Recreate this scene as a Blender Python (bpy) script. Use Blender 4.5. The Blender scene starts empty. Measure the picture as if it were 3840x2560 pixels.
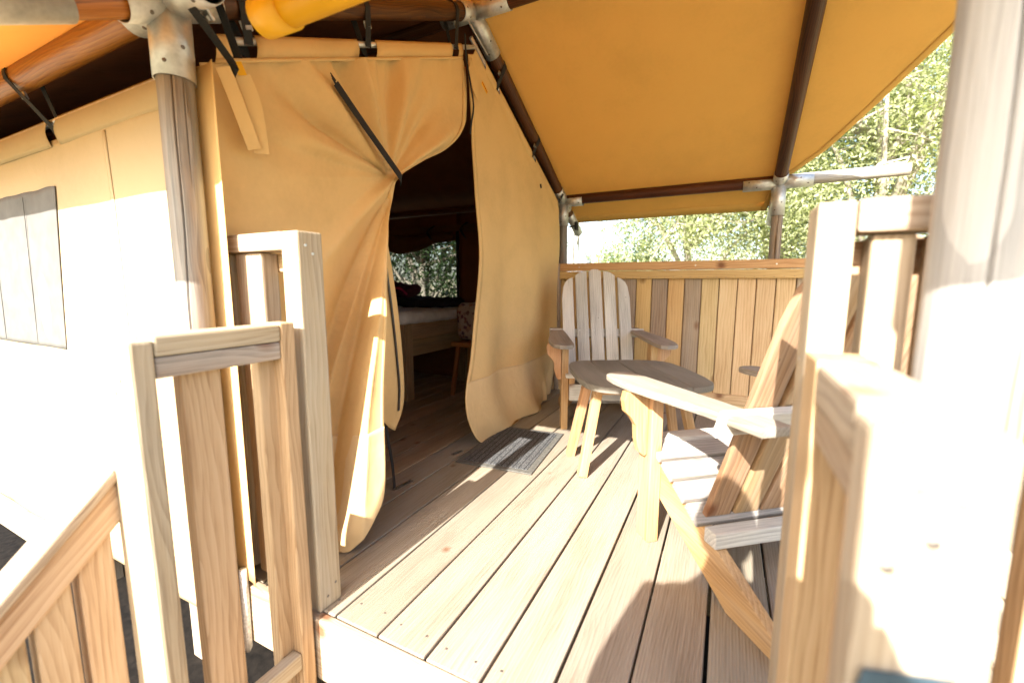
import bpy, bmesh, math, random
import numpy as np
from mathutils import Vector, Matrix, noise as mnoise

# ------------------------------------------------------------------ camera, sky, sun, exposure
scn = bpy.context.scene
C = scn.collection
cam_d = bpy.data.cameras.new('camera'); cam = bpy.data.objects.new('camera', cam_d); C.objects.link(cam)
scn.camera = cam
yaw, pitch, roll = 0.46204, 0.13085, 0.00108
fw = Vector((-math.sin(yaw)*math.cos(pitch), math.cos(yaw)*math.cos(pitch), -math.sin(pitch)))
rt = Vector((math.cos(yaw), math.sin(yaw), 0)); up = rt.cross(fw)
r2 = rt*math.cos(roll)+up*math.sin(roll); u2 = up*math.cos(roll)-rt*math.sin(roll)
cam.matrix_world = Matrix(((r2.x, u2.x, -fw.x, 0), (r2.y, u2.y, -fw.y, 0), (r2.z, u2.z, -fw.z, 0.90), (0, 0, 0, 1)))
cam_d.sensor_width = 36; cam_d.lens = 36*1610.85/3840
cam_d.clip_start = 0.02; cam_d.clip_end = 500
cam_d.dof.use_dof = True; cam_d.dof.focus_distance = 1.9; cam_d.dof.aperture_fstop = 2.0

SUN_EL = math.radians(33.5); SHX = 0.035          # shadows run along +Y, a touch to +X
wd = bpy.data.worlds.new('World'); scn.world = wd; wd.use_nodes = True
nt = wd.node_tree; nt.nodes.clear()
sky = nt.nodes.new('ShaderNodeTexSky'); sky.sky_type = 'NISHITA'; sky.sun_disc = False
sky.sun_elevation = SUN_EL; sky.sun_rotation = math.radians(182); sky.air_density = 1.0; sky.dust_density = 2.5; sky.ozone_density = 0.6
bg = nt.nodes.new('ShaderNodeBackground'); bg.inputs['Strength'].default_value = 0.115
ow = nt.nodes.new('ShaderNodeOutputWorld')
nt.links.new(sky.outputs[0], bg.inputs[0]); nt.links.new(bg.outputs[0], ow.inputs[0])
sd = bpy.data.lights.new('sun', 'SUN'); sd.energy = 4.1; sd.angle = math.radians(0.55); sd.color = (1.0, 0.94, 0.85)
sun = bpy.data.objects.new('sun', sd); C.objects.link(sun)
sdir = Vector((SHX, 1.0, -math.tan(SUN_EL))).normalized()
sun.rotation_euler = sdir.to_track_quat('-Z', 'Y').to_euler(); sun.location = (0, -6, 6)
scn.view_settings.view_transform = 'Standard'; scn.view_settings.look = 'None'
scn.view_settings.exposure = 2.30; scn.view_settings.gamma = 1.0
scn.cycles.max_bounces = 6; scn.cycles.diffuse_bounces = 4; scn.cycles.glossy_bounces = 2; scn.cycles.transparent_max_bounces = 8; scn.cycles.caustics_reflective = False; scn.cycles.caustics_refractive = False
rnd = random.Random(7)

# ------------------------------------------------------------------ materials
def ramp(nt, fac, stops):
    r = nt.nodes.new('ShaderNodeValToRGB')
    el = r.color_ramp.elements
    el[0].position, el[0].color = stops[0][0], (*stops[0][1], 1)
    el[1].position, el[1].color = stops[-1][0], (*stops[-1][1], 1)
    for p, c in stops[1:-1]:
        e = el.new(p); e.color = (*c, 1)
    nt.links.new(fac, r.inputs[0]); return r.outputs[0]
def newmat(name):
    m = bpy.data.materials.new(name); m.use_nodes = True
    nt = m.node_tree; b = nt.nodes['Principled BSDF']; return m, nt, b
def nd(nt, t, **k):
    n = nt.nodes.new(t)
    for a, v in k.items():
        if a in n.inputs: n.inputs[a].default_value = v
        else: setattr(n, a, v)
    return n
def mix(nt, fac, a, b, mode='MIX'):
    n = nt.nodes.new('ShaderNodeMix'); n.data_type = 'RGBA'; n.blend_type = mode
    for s, v in ((0, fac), (6, a), (7, b)):
        if isinstance(v, (int, float)): n.inputs[s].default_value = v
        elif isinstance(v, tuple): n.inputs[s].default_value = (*v, 1)
        else: nt.links.new(v, n.inputs[s])
    return n.outputs[2]
def mth(nt, op, a, b=0.0, c=None):
    n = nt.nodes.new('ShaderNodeMath'); n.operation = op
    for i, v in enumerate((a, b, c)):
        if v is None: continue
        if isinstance(v, (int, float)): n.inputs[i].default_value = v
        else: nt.links.new(v, n.inputs[i])
    return n.outputs[0]
def vecadd_random(nt, vec):
    oi = nt.nodes.new('ShaderNodeObjectInfo')
    sc = nt.nodes.new('ShaderNodeVectorMath'); sc.operation = 'SCALE'; sc.inputs[0].default_value = (37.0, 53.0, 71.0)
    nt.links.new(oi.outputs['Random'], sc.inputs['Scale'])
    ad = nt.nodes.new('ShaderNodeVectorMath'); ad.operation = 'ADD'
    nt.links.new(vec, ad.inputs[0]); nt.links.new(sc.outputs[0], ad.inputs[1])
    return ad.outputs[0], oi.outputs['Random']
def mapping(nt, vec, s, rot=0.0):
    mp = nt.nodes.new('ShaderNodeMapping'); mp.inputs['Scale'].default_value = s; mp.inputs['Rotation'].default_value = (0, rot, 0)
    nt.links.new(vec, mp.inputs['Vector']); return mp.outputs[0]

def wood(name, light, mid, dark, knot=(0.16, 0.06, 0.02), grey=0.0, greycol=(0.36, 0.33, 0.29), rough=0.65, ring=24.0,
         knots=0.10, groove=0.0, vary=0.22, bump=0.35, speck=0.0, spec=0.3, coat=0.0, wv=0.20):
    """long axis of every piece is its local Y"""
    m, nt, b = newmat(name)
    tc = nd(nt, 'ShaderNodeTexCoord'); v, rv = vecadd_random(nt, tc.outputs['Object'])
    # warp the grain
    wn = nd(nt, 'ShaderNodeTexNoise', Scale=1.0, Detail=2.0); nt.links.new(mapping(nt, v, (7, 1.6, 7)), wn.inputs['Vector'])
    wsub = nt.nodes.new('ShaderNodeVectorMath'); wsub.operation = 'MULTIPLY_ADD'
    nt.links.new(wn.outputs['Color'], wsub.inputs[0]); wsub.inputs[1].default_value = (0.06, 0.0, 0.06); nt.links.new(v, wsub.inputs[2])
    vw = mapping(nt, wsub.outputs[0], (1, 1, 1), 0.62)
    kn = nd(nt, 'ShaderNodeTexVoronoi', Scale=1.0, Randomness=1.0); nt.links.new(mapping(nt, vw, (7.5, 4.6, 0.01)), kn.inputs['Vector'])
    kd = kn.outputs['Distance']
    wave = nd(nt, 'ShaderNodeTexWave', Scale=ring*1.5, Distortion=4.5, Detail=2.0); wave.bands_direction = 'X'; wave.wave_profile = 'SAW'
    wave.inputs['Detail Scale'].default_value = 1.0
    kpush = mth(nt, 'MULTIPLY', mth(nt, 'POWER', mth(nt, 'MAXIMUM', mth(nt, 'SUBTRACT', 0.42, kd), 0.0), 2.0), 40.0)
    nt.links.new(kpush, wave.inputs['Phase Offset'])
    nt.links.new(mapping(nt, vw, (1.0, 0.06, 0.15)), wave.inputs['Vector'])
    fine = nd(nt, 'ShaderNodeTexNoise', Scale=1.0, Detail=3.0, Roughness=0.7); nt.links.new(mapping(nt, v, (260, 6, 260)), fine.inputs['Vector'])
    blot = nd(nt, 'ShaderNodeTexNoise', Scale=1.0, Detail=3.0); nt.links.new(mapping(nt, v, (11, 2.0, 11)), blot.inputs['Vector'])
    f = mth(nt, 'ADD', mth(nt, 'MULTIPLY', mth(nt, 'SUBTRACT', wave.outputs['Fac'], 0.5), wv), mth(nt, 'ADD', mth(nt, 'MULTIPLY', fine.outputs['Fac'], 0.52), mth(nt, 'MULTIPLY', blot.outputs['Fac'], 0.52)))
    col = ramp(nt, f, [(0.30, dark), (0.53, mid), (0.78, light)])
    if grey > 0:
        gn = nd(nt, 'ShaderNodeTexNoise', Scale=1.0, Detail=4.0, Roughness=0.6); nt.links.new(mapping(nt, v, (16, 1.4, 16)), gn.inputs['Vector'])
        gf = mth(nt, 'MULTIPLY', ramp(nt, gn.outputs['Fac'], [(0.30, (0, 0, 0)), (0.66, (1, 1, 1))]), 1.0)
        gf = mth(nt, 'MINIMUM', mth(nt, 'ADD', mth(nt, 'MULTIPLY', gf, grey), max(0.0, grey-0.45)), 1.0)
        gc = ramp(nt, f, [(0.25, tuple(c*0.45 for c in greycol)), (0.55, greycol), (0.8, tuple(min(1, c*1.25) for c in greycol))])
        col = mix(nt, gf, col, gc)
    kf = ramp(nt, kd, [(knots*0.55, (1, 1, 1)), (knots, (0.55, 0.55, 0.55)), (knots*1.7, (0, 0, 0))])
    sc = nt.nodes.new('ShaderNodeSeparateColor'); nt.links.new(kn.outputs['Color'], sc.inputs[0])
    on = mth(nt, 'GREATER_THAN', sc.outputs[0], 0.48)
    col = mix(nt, mth(nt, 'MULTIPLY', mth(nt, 'MULTIPLY', kf, on), 0.85), col, knot)
    if speck > 0:
        sp = nd(nt, 'ShaderNodeTexVoronoi', Scale=1.0); nt.links.new(mapping(nt, v, (38, 16, 0.01)), sp.inputs['Vector'])
        sf = ramp(nt, sp.outputs['Distance'], [(0.05, (1, 1, 1)), (0.11, (0, 0, 0))])
        s2 = nt.nodes.new('ShaderNodeSeparateColor'); nt.links.new(sp.outputs['Color'], s2.inputs[0])
        col = mix(nt, mth(nt, 'MULTIPLY', mth(nt, 'MULTIPLY', sf, mth(nt, 'GREATER_THAN', s2.outputs[0], 0.86)), speck), col, (0.03, 0.025, 0.025))
    hs = nd(nt, 'ShaderNodeHueSaturation'); nt.links.new(col, hs.inputs['Color'])
    wnoise = nt.nodes.new('ShaderNodeTexWhiteNoise'); wnoise.noise_dimensions = '1D'; nt.links.new(rv, wnoise.inputs['W'])
    nt.links.new(mth(nt, 'MULTIPLY_ADD', wnoise.outputs[0], vary, 1-vary/2), hs.inputs['Value'])
    nt.links.new(mth(nt, 'MULTIPLY_ADD', rv, 0.02, 0.49), hs.inputs['Hue'])
    nt.links.new(hs.outputs[0], b.inputs['Base Color'])
    b.inputs['Roughness'].default_value = rough; b.inputs['Specular IOR Level'].default_value = spec
    b.inputs['Coat Weight'].default_value = coat; b.inputs['Coat Roughness'].default_value = 0.25
    hgt = fine.outputs['Fac']
    bp = nd(nt, 'ShaderNodeBump', Strength=bump, Distance=0.0025); nt.links.new(hgt, bp.inputs['Height'])
    nrm = bp.outputs[0]
    if groove > 0:
        sx = nt.nodes.new('ShaderNodeSeparateXYZ'); nt.links.new(tc.outputs['Object'], sx.inputs[0])
        gw = mth(nt, 'SINE', mth(nt, 'MULTIPLY', sx.outputs[0], 2*math.pi/groove))
        b2 = nd(nt, 'ShaderNodeBump', Strength=0.4, Distance=0.0015); nt.links.new(gw, b2.inputs['Height']); nt.links.new(nrm, b2.inputs['Normal'])
        nrm = b2.outputs[0]
    nt.links.new(nrm, b.inputs['Normal'])
    return m

def canvas(name, col, trans=0.12, tcol=None, weave=900.0, stain=0.25, wrinkle=0.25, rough=0.85):
    m, nt, b = newmat(name)
    tc = nd(nt, 'ShaderNodeTexCoord'); v = tc.outputs['Object']
    st = nd(nt, 'ShaderNodeTexNoise', Scale=2.3, Detail=3.0, Roughness=0.65); nt.links.new(v, st.inputs['Vector'])
    s2 = nd(nt, 'ShaderNodeTexNoise', Scale=60.0, Detail=3.0); nt.links.new(v, s2.inputs['Vector'])
    f = mth(nt, 'ADD', mth(nt, 'MULTIPLY', st.outputs['Fac'], 0.8), mth(nt, 'MULTIPLY', s2.outputs['Fac'], 0.2))
    cc = ramp(nt, f, [(0.3, tuple(c*(1-stain) for c in col)), (0.52, col), (0.75, tuple(min(1, c*(1+stain*0.35)) for c in col))])
    wr = nd(nt, 'ShaderNodeTexNoise', Scale=9.0, Detail=2.0, Distortion=0.4); nt.links.new(v, wr.inputs['Vector'])
    wv = nd(nt, 'ShaderNodeTexNoise', Scale=weave, Detail=1.0); nt.links.new(v, wv.inputs['Vector'])
    b1 = nd(nt, 'ShaderNodeBump', Strength=wrinkle, Distance=0.02); nt.links.new(wr.outputs['Fac'], b1.inputs['Height'])
    b2 = nd(nt, 'ShaderNodeBump', Strength=0.25, Distance=0.0006); nt.links.new(wv.outputs['Fac'], b2.inputs['Height']); nt.links.new(b1.outputs[0], b2.inputs['Normal'])
    nt.links.new(cc, b.inputs['Base Color']); b.inputs['Roughness'].default_value = rough
    b.inputs['Specular IOR Level'].default_value = 0.15; nt.links.new(b2.outputs[0], b.inputs['Normal'])
    if trans > 0:
        tr = nd(nt, 'ShaderNodeBsdfTranslucent'); tr.inputs['Color'].default_value = (*(tcol or col), 1); nt.links.new(b2.outputs[0], tr.inputs['Normal'])
        ms = nd(nt, 'ShaderNodeMixShader', Fac=trans); nt.links.new(b.outputs[0], ms.inputs[1]); nt.links.new(tr.outputs[0], ms.inputs[2])
        nt.links.new(ms.outputs[0], nt.nodes['Material Output'].inputs['Surface'])
    return m

def plain(name, col, rough=0.6, metal=0.0, var=0.15, scale=30.0, spec=0.4, bump=0.0, sheen=0.0):
    m, nt, b = newmat(name)
    tc = nd(nt, 'ShaderNodeTexCoord'); n = nd(nt, 'ShaderNodeTexNoise', Scale=scale, Detail=4.0); nt.links.new(tc.outputs['Object'], n.inputs['Vector'])
    nt.links.new(ramp(nt, n.outputs['Fac'], [(0.3, tuple(c*(1-var) for c in col)), (0.7, tuple(min(1, c*(1+var)) for c in col))]), b.inputs['Base Color'])
    b.inputs['Roughness'].default_value = rough; b.inputs['Metallic'].default_value = metal; b.inputs['Specular IOR Level'].default_value = spec
    b.inputs['Sheen Weight'].default_value = sheen
    if bump:
        bp = nd(nt, 'ShaderNodeBump', Strength=bump, Distance=0.004); nt.links.new(n.outputs['Fac'], bp.inputs['Height']); nt.links.new(bp.outputs[0], b.inputs['Normal'])
    return m

def steel(name, tint=(0.62, 0.62, 0.60)):
    m, nt, b = newmat(name)
    tc = nd(nt, 'ShaderNodeTexCoord'); v = tc.outputs['Object']
    vo = nd(nt, 'ShaderNodeTexVoronoi', Scale=90.0); nt.links.new(v, vo.inputs['Vector'])
    n = nd(nt, 'ShaderNodeTexNoise', Scale=14.0, Detail=5.0, Roughness=0.65); nt.links.new(v, n.inputs['Vector'])
    f = mth(nt, 'ADD', mth(nt, 'MULTIPLY', n.outputs['Fac'], 0.9), mth(nt, 'MULTIPLY', vo.outputs['Distance'], 0.12))
    nt.links.new(ramp(nt, f, [(0.30, tuple(c*0.72 for c in tint)), (0.55, tint), (0.75, tuple(min(1, c*1.2) for c in tint))]), b.inputs['Base Color'])
    nt.links.new(ramp(nt, n.outputs['Fac'], [(0.3, (0.62,)*3), (0.7, (0.36,)*3)]), b.inputs['Roughness'])
    b.inputs['Metallic'].default_value = 0.75
    bp = nd(nt, 'ShaderNodeBump', Strength=0.2, Distance=0.002); nt.links.new(n.outputs['Fac'], bp.inputs['Height']); nt.links.new(bp.outputs[0], b.inputs['Normal'])
    return m

M = {}
M['deck'] = wood('deck_wood', (0.365, 0.315, 0.25), (0.318, 0.266, 0.203), (0.215, 0.165, 0.113), wv=0.12, groove=0.0075, knots=0.07, grey=0.25, greycol=(0.28, 0.255, 0.215), rough=0.7, bump=0.45)
M['floor'] = wood('floor_wood', (0.42, 0.31, 0.19), (0.33, 0.225, 0.125), (0.20, 0.12, 0.06), groove=0.0075, knots=0.09, grey=0.3, greycol=(0.30, 0.26, 0.21), rough=0.7)
M['larch'] = wood('larch_wood', (0.60, 0.44, 0.275), (0.51, 0.35, 0.20), (0.31, 0.18, 0.085), knots=0.10, rough=0.6, vary=0.16)
M['larch_pale'] = wood('pale_larch_wood', (0.50, 0.40, 0.275), (0.43, 0.325, 0.21), (0.26, 0.17, 0.095), knots=0.09, grey=0.45, greycol=(0.40, 0.37, 0.32), rough=0.62, vary=0.14)
M['larch_grey'] = wood('greyed_larch_wood', (0.50, 0.38, 0.25), (0.40, 0.29, 0.18), (0.25, 0.16, 0.085), knots=0.10, grey=0.75, greycol=(0.36, 0.315, 0.26), rough=0.7)
M['fence_warm'] = wood('warm_fence_wood', (0.64, 0.44, 0.22), (0.57, 0.365, 0.16), (0.39, 0.215, 0.08), knots=0.12, rough=0.6, ring=14, vary=0.25)
M['fence_pale'] = wood('pale_fence_wood', (0.70, 0.54, 0.33), (0.63, 0.46, 0.255), (0.45, 0.285, 0.135), knots=0.12, rough=0.62, ring=14, vary=0.2)
M['fence_grey'] = wood('grey_fence_wood', (0.44, 0.31, 0.18), (0.36, 0.235, 0.125), (0.23, 0.13, 0.06), knots=0.13, grey=0.85, greycol=(0.36, 0.29, 0.215), rough=0.7, ring=14)
M['chair_grey'] = wood('weathered_chair_wood', (0.58, 0.48, 0.37), (0.50, 0.39, 0.28), (0.30, 0.21, 0.13), knots=0.11, grey=1.1, greycol=(0.54, 0.525, 0.485), rough=0.8, ring=20, bump=0.7, speck=0.9, wv=0.14)
M['seat_grey'] = wood('weathered_seat_wood', (0.40, 0.34, 0.27), (0.33, 0.27, 0.20), (0.17, 0.12, 0.08), knots=0.11, grey=1.0, greycol=(0.34, 0.32, 0.30), rough=0.8, ring=20, bump=0.8, speck=0.9, wv=0.16)
M['chair_warm'] = wood('orange_chair_wood', (0.55, 0.34, 0.16), (0.47, 0.26, 0.10), (0.31, 0.15, 0.05), knots=0.10, grey=0.35, greycol=(0.42, 0.36, 0.29), rough=0.7, ring=20, bump=0.5, speck=0.6, wv=0.14)
M['chair_brown'] = wood('brown_chair_wood', (0.44, 0.28, 0.145), (0.35, 0.205, 0.095), (0.19, 0.10, 0.04), knots=0.12, grey=0.45, greycol=(0.36, 0.31, 0.26), rough=0.75, ring=12, bump=0.6, speck=0.5, wv=0.18)
M['table_grey'] = wood('weathered_table_wood', (0.30, 0.24, 0.17), (0.22, 0.17, 0.12), (0.11, 0.08, 0.05), knots=0.08, grey=1.0, greycol=(0.225, 0.21, 0.18), rough=0.8, bump=0.8)
M['arm_grey'] = wood('weathered_arm_wood', (0.42, 0.34, 0.25), (0.33, 0.26, 0.185), (0.19, 0.14, 0.09), knots=0.08, grey=1.0, greycol=(0.33, 0.295, 0.25), rough=0.8, bump=0.8, speck=0.5)
M['pole_dark'] = wood('dark_stained_pole', (0.15, 0.050, 0.011), (0.075, 0.022, 0.005), (0.020, 0.006, 0.002), knot=(0.03, 0.01, 0.004), knots=0.09, rough=0.5, spec=0.35, coat=0.08, bump=0.5)
M['pole_orange'] = wood('orange_stained_pole', (0.46, 0.21, 0.035), (0.34, 0.125, 0.015), (0.12, 0.038, 0.006), knots=0.11, rough=0.42, spec=0.5, coat=0.3, bump=0.4)
M['pole_grey'] = wood('weathered_pole', (0.36, 0.20, 0.075), (0.27, 0.13, 0.04), (0.12, 0.05, 0.015), knots=0.13, grey=0.75, greycol=(0.27, 0.26, 0.24), rough=0.72, bump=0.5, ring=10)
M['pole_pale'] = wood('bleached_pole', (0.44, 0.31, 0.17), (0.36, 0.235, 0.12), (0.20, 0.11, 0.045), knot=(0.22, 0.075, 0.02), knots=0.13, grey=1.0, greycol=(0.40, 0.39, 0.365), rough=0.72, bump=0.5, ring=10)
M['bed_wood'] = wood('bed_wood', (0.50, 0.33, 0.17), (0.42, 0.26, 0.12), (0.24, 0.14, 0.06), knots=0.10, grey=0.3, greycol=(0.2, 0.17, 0.12), rough=0.7)
M['canvas'] = canvas('tan_canvas', (0.72, 0.495, 0.225), 0.06, (0.62, 0.36, 0.12), stain=0.14)
M['roof'] = canvas('roof_canvas', (0.90, 0.575, 0.175), 0.20, (0.85, 0.50, 0.15), stain=0.10, wrinkle=0.12)
M['side'] = canvas('side_canvas', (0.50, 0.40, 0.255), 0.03, (0.6, 0.4, 0.2), stain=0.10, wrinkle=0.2)
M['pvc'] = canvas('pvc_skirt', (0.72, 0.53, 0.28), 0.05, (0.6, 0.45, 0.25), stain=0.10, wrinkle=0.4, rough=0.5)
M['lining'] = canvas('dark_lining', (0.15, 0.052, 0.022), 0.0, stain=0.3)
M['rolled'] = canvas('rolled_blind', (0.13, 0.06, 0.03), 0.0, stain=0.3)
M['mesh_win'] = plain('grey_window_panel', (0.125, 0.125, 0.12), 0.7, 0, 0.12, 18, 0.3, 0.2)
M['steel'] = steel('galvanised_steel')
M['steel_dark'] = steel('dull_steel', (0.40, 0.40, 0.39))
M['bluesteel'] = plain('blue_grey_metal', (0.05, 0.085, 0.115), 0.4, 0.3, 0.3, 25)
M['bolt'] = plain('bolt_steel', (0.20, 0.18, 0.16), 0.5, 0.8)
M['screw'] = plain('screw_zinc', (0.55, 0.54, 0.50), 0.35, 0.9)
M['strap'] = plain('black_webbing', (0.012, 0.012, 0.013), 0.75, 0, 0.3, 200)
M['buckle'] = plain('zinc_buckle', (0.55, 0.55, 0.53), 0.3, 0.9)
M['yellow'] = plain('yellow_plastic', (0.80, 0.42, 0.012), 0.38, 0, 0.05, 12, 0.5)
M['red'] = plain('red_thread', (0.5, 0.03, 0.02), 0.6)
M['zip'] = plain('black_zip', (0.012, 0.011, 0.011), 0.5)
M['mat_rim'] = plain('rubber_rim', (0.10, 0.098, 0.088), 0.8, 0, 0.3, 60)
M['sheet'] = plain('grey_sheet', (0.78, 0.75, 0.71), 0.9, 0, 0.08, 20, 0.2, 0.1)
M['duvet'] = plain('black_bedding', (0.018, 0.017, 0.020), 0.9, 0, 0.3, 20, 0.2)
M['plum'] = plain('plum_blanket', (0.06, 0.010, 0.022), 0.9, 0, 0.35, 20, 0.2)
M['magenta'] = plain('magenta_trim', (0.35, 0.02, 0.09), 0.9)
M['rope'] = plain('white_rope', (0.72, 0.73, 0.74), 0.85, 0, 0.2, 120, 0.2, 0.8)
M['white'] = plain('white_paint', (0.78, 0.77, 0.74), 0.6)
M['stool'] = wood('stool_wood', (0.40, 0.17, 0.05), (0.32, 0.12, 0.03), (0.18, 0.06, 0.015), knots=0.05)

def cushion_mat():
    m, nt, b = newmat('patterned_cushion')
    tc = nd(nt, 'ShaderNodeTexCoord'); vo = nd(nt, 'ShaderNodeTexVoronoi', Scale=42.0); nt.links.new(tc.outputs['Object'], vo.inputs['Vector'])
    s = nt.nodes.new('ShaderNodeSeparateColor'); nt.links.new(vo.outputs['Color'], s.inputs[0])
    r = ramp(nt, s.outputs[0], [(0.0, (0.34, 0.25, 0.19)), (0.55, (0.30, 0.21, 0.15)), (0.68, (0.16, 0.04, 0.05)), (0.76, (0.06, 0.03, 0.06)), (0.84, (0.32, 0.13, 0.05)), (0.92, (0.34, 0.26, 0.19))])
    nt.links.new(r, b.inputs['Base Color']); b.inputs['Roughness'].default_value = 0.9; return m
M['cushion'] = cushion_mat()
def mat_mat():
    m, nt, b = newmat('ribbed_mat')
    tc = nd(nt, 'ShaderNodeTexCoord'); v = tc.outputs['Object']
    n = nd(nt, 'ShaderNodeTexNoise', Scale=320.0, Detail=2.0); nt.links.new(v, n.inputs['Vector'])
    c = ramp(nt, n.outputs['Fac'], [(0.38, (0.020, 0.021, 0.024)), (0.55, (0.070, 0.073, 0.078)), (0.68, (0.26, 0.26, 0.255))])
    sx = nt.nodes.new('ShaderNodeSeparateXYZ'); nt.links.new(v, sx.inputs[0])
    w = mth(nt, 'SINE', mth(nt, 'MULTIPLY', sx.outputs[0], 2*math.pi/0.03))
    c = mix(nt, ramp(nt, w, [(0.75, (0, 0, 0)), (0.95, (1, 1, 1))]), c, (0.012, 0.012, 0.014))
    nt.links.new(c, b.inputs['Base Color']); b.inputs['Roughness'].default_value = 0.95
    bp = nd(nt, 'ShaderNodeBump', Strength=0.8, Distance=0.004); nt.links.new(n.outputs['Fac'], bp.inputs['Height']); nt.links.new(bp.outputs[0], b.inputs['Normal'])
    return m
M['mat'] = mat_mat()
def pane_mat():
    m, nt, b = newmat('tinted_window_film'); nt.nodes.remove(b)
    t = nd(nt, 'ShaderNodeBsdfTransparent'); t.inputs['Color'].default_value = (0.34, 0.35, 0.34, 1)
    g = nd(nt, 'ShaderNodeBsdfGlossy', Roughness=0.15); ms = nd(nt, 'ShaderNodeMixShader', Fac=0.03)
    nt.links.new(t.outputs[0], ms.inputs[1]); nt.links.new(g.outputs[0], ms.inputs[2]); nt.links.new(ms.outputs[0], nt.nodes['Material Output'].inputs['Surface']); return m
M['pane'] = pane_mat()
def leafm(name, c, tr=0.35):
    m, nt, b = newmat(name)
    g = nd(nt, 'ShaderNodeNewGeometry'); wn = nt.nodes.new('ShaderNodeTexWhiteNoise'); wn.noise_dimensions = '1D'
    nt.links.new(g.outputs['Random Per Island'], wn.inputs['W'])
    col = ramp(nt, wn.outputs[0], [(0.0, tuple(x*0.55 for x in c)), (0.5, c), (1.0, tuple(x*1.5 for x in c))])
    nt.links.new(col, b.inputs['Base Color']); b.inputs['Roughness'].default_value = 0.35
    t = nd(nt, 'ShaderNodeBsdfTranslucent'); nt.links.new(mix(nt, 1.0, col, (1.4, 1.5, 0.6), 'MULTIPLY'), t.inputs['Color'])
    ms = nd(nt, 'ShaderNodeMixShader', Fac=tr); nt.links.new(b.outputs[0], ms.inputs[1]); nt.links.new(t.outputs[0], ms.inputs[2])
    nt.links.new(ms.outputs[0], nt.nodes['Material Output'].inputs['Surface']); return m
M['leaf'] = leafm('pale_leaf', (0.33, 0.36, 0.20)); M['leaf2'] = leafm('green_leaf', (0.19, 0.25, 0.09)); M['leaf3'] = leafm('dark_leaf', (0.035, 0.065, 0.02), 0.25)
M['bark'] = plain('pale_bark', (0.34, 0.31, 0.26), 0.9, 0, 0.4, 12, 0.2, 0.6)
M['bark_white'] = plain('white_bark', (0.62, 0.60, 0.55), 0.9, 0, 0.3, 14, 0.2, 0.5)
def ground_mat():
    m, nt, b = newmat('ground_earth')
    tc = nd(nt, 'ShaderNodeTexCoord'); v = tc.outputs['Object']
    n = nd(nt, 'ShaderNodeTexNoise', Scale=0.6, Detail=6.0); nt.links.new(v, n.inputs['Vector'])
    n2 = nd(nt, 'ShaderNodeTexNoise', Scale=26.0, Detail=6.0, Roughness=0.7); nt.links.new(v, n2.inputs['Vector'])
    grass = ramp(nt, n2.outputs['Fac'], [(0.3, (0.16, 0.16, 0.07)), (0.6, (0.28, 0.26, 0.13)), (0.8, (0.40, 0.34, 0.20))])
    soil = ramp(nt, n2.outputs['Fac'], [(0.3, (0.24, 0.19, 0.13)), (0.6, (0.42, 0.35, 0.25)), (0.8, (0.55, 0.48, 0.37))])
    nt.links.new(mix(nt, ramp(nt, n.outputs['Fac'], [(0.40, (0, 0, 0)), (0.55, (1, 1, 1))]), soil, grass), b.inputs['Base Color'])
    b.inputs['Roughness'].default_value = 0.95
    bp = nd(nt, 'ShaderNodeBump', Strength=0.8, Distance=0.03); nt.links.new(n2.outputs['Fac'], bp.inputs['Height']); nt.links.new(bp.outputs[0], b.inputs['Normal'])
    return m
M['ground'] = ground_mat()

# ------------------------------------------------------------------ helpers
WM = {}
def thing(name, label, cat, loc=(0, 0, 0), rotz=0.0, group=None, kind=None):
    o = bpy.data.objects.new(name, None); C.objects.link(o); o.empty_display_size = 0.1
    mtx = Matrix.Translation(loc) @ Matrix.Rotation(rotz, 4, 'Z'); o.matrix_world = mtx; WM[o] = mtx
    if label: o['label'] = label
    if cat: o['category'] = cat
    if group: o['group'] = group
    if kind: o['kind'] = kind
    return o
def tag(o, label, cat, group=None):
    o['label'] = label; o['category'] = cat
    if group: o['group'] = group
    return o
def place(o, parent, mtx):
    WM[o] = mtx
    if parent is None: o.matrix_world = mtx
    else:
        o.parent = parent; o.matrix_local = WM[parent].inverted() @ mtx
    return o
def link(name, me, mat, parent=None, mtx=None, label=None, smooth=False):
    o = bpy.data.objects.new(name, me); C.objects.link(o)
    if not me.materials: me.materials.append(M[mat] if isinstance(mat, str) else mat)
    if smooth:
        for p in me.polygons: p.use_smooth = True
    place(o, parent, mtx or Matrix.Identity(4))
    if label: o['label'] = label
    return o
def frame(center, yaxis, zhint):
    y = Vector(yaxis).normalized(); z = Vector(zhint); z = (z-y*z.dot(y)).normalized(); x = y.cross(z)
    c = Vector(center)
    return Matrix(((x.x, y.x, z.x, c.x), (x.y, y.y, z.y, c.y), (x.z, y.z, z.z, c.z), (0, 0, 0, 1)))
_bx = {}
def box_mesh(w, l, t, bev, mat):
    k = (round(w, 4), round(l, 4), round(t, 4), bev, mat)
    if k in _bx: return _bx[k]
    bm = bmesh.new(); bmesh.ops.create_cube(bm, size=1.0)
    for v in bm.verts: v.co = Vector((v.co.x*w, v.co.y*l, v.co.z*t))
    if bev: bmesh.ops.bevel(bm, geom=bm.edges[:], offset=min(bev, w*0.3, t*0.3), segments=1 if bev < 0.0035 else 2, affect='EDGES', profile=0.6)
    me = bpy.data.meshes.new('board'); bm.to_mesh(me); bm.free()
    me.materials.append(M[mat]); _bx[k] = me; return me
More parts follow.
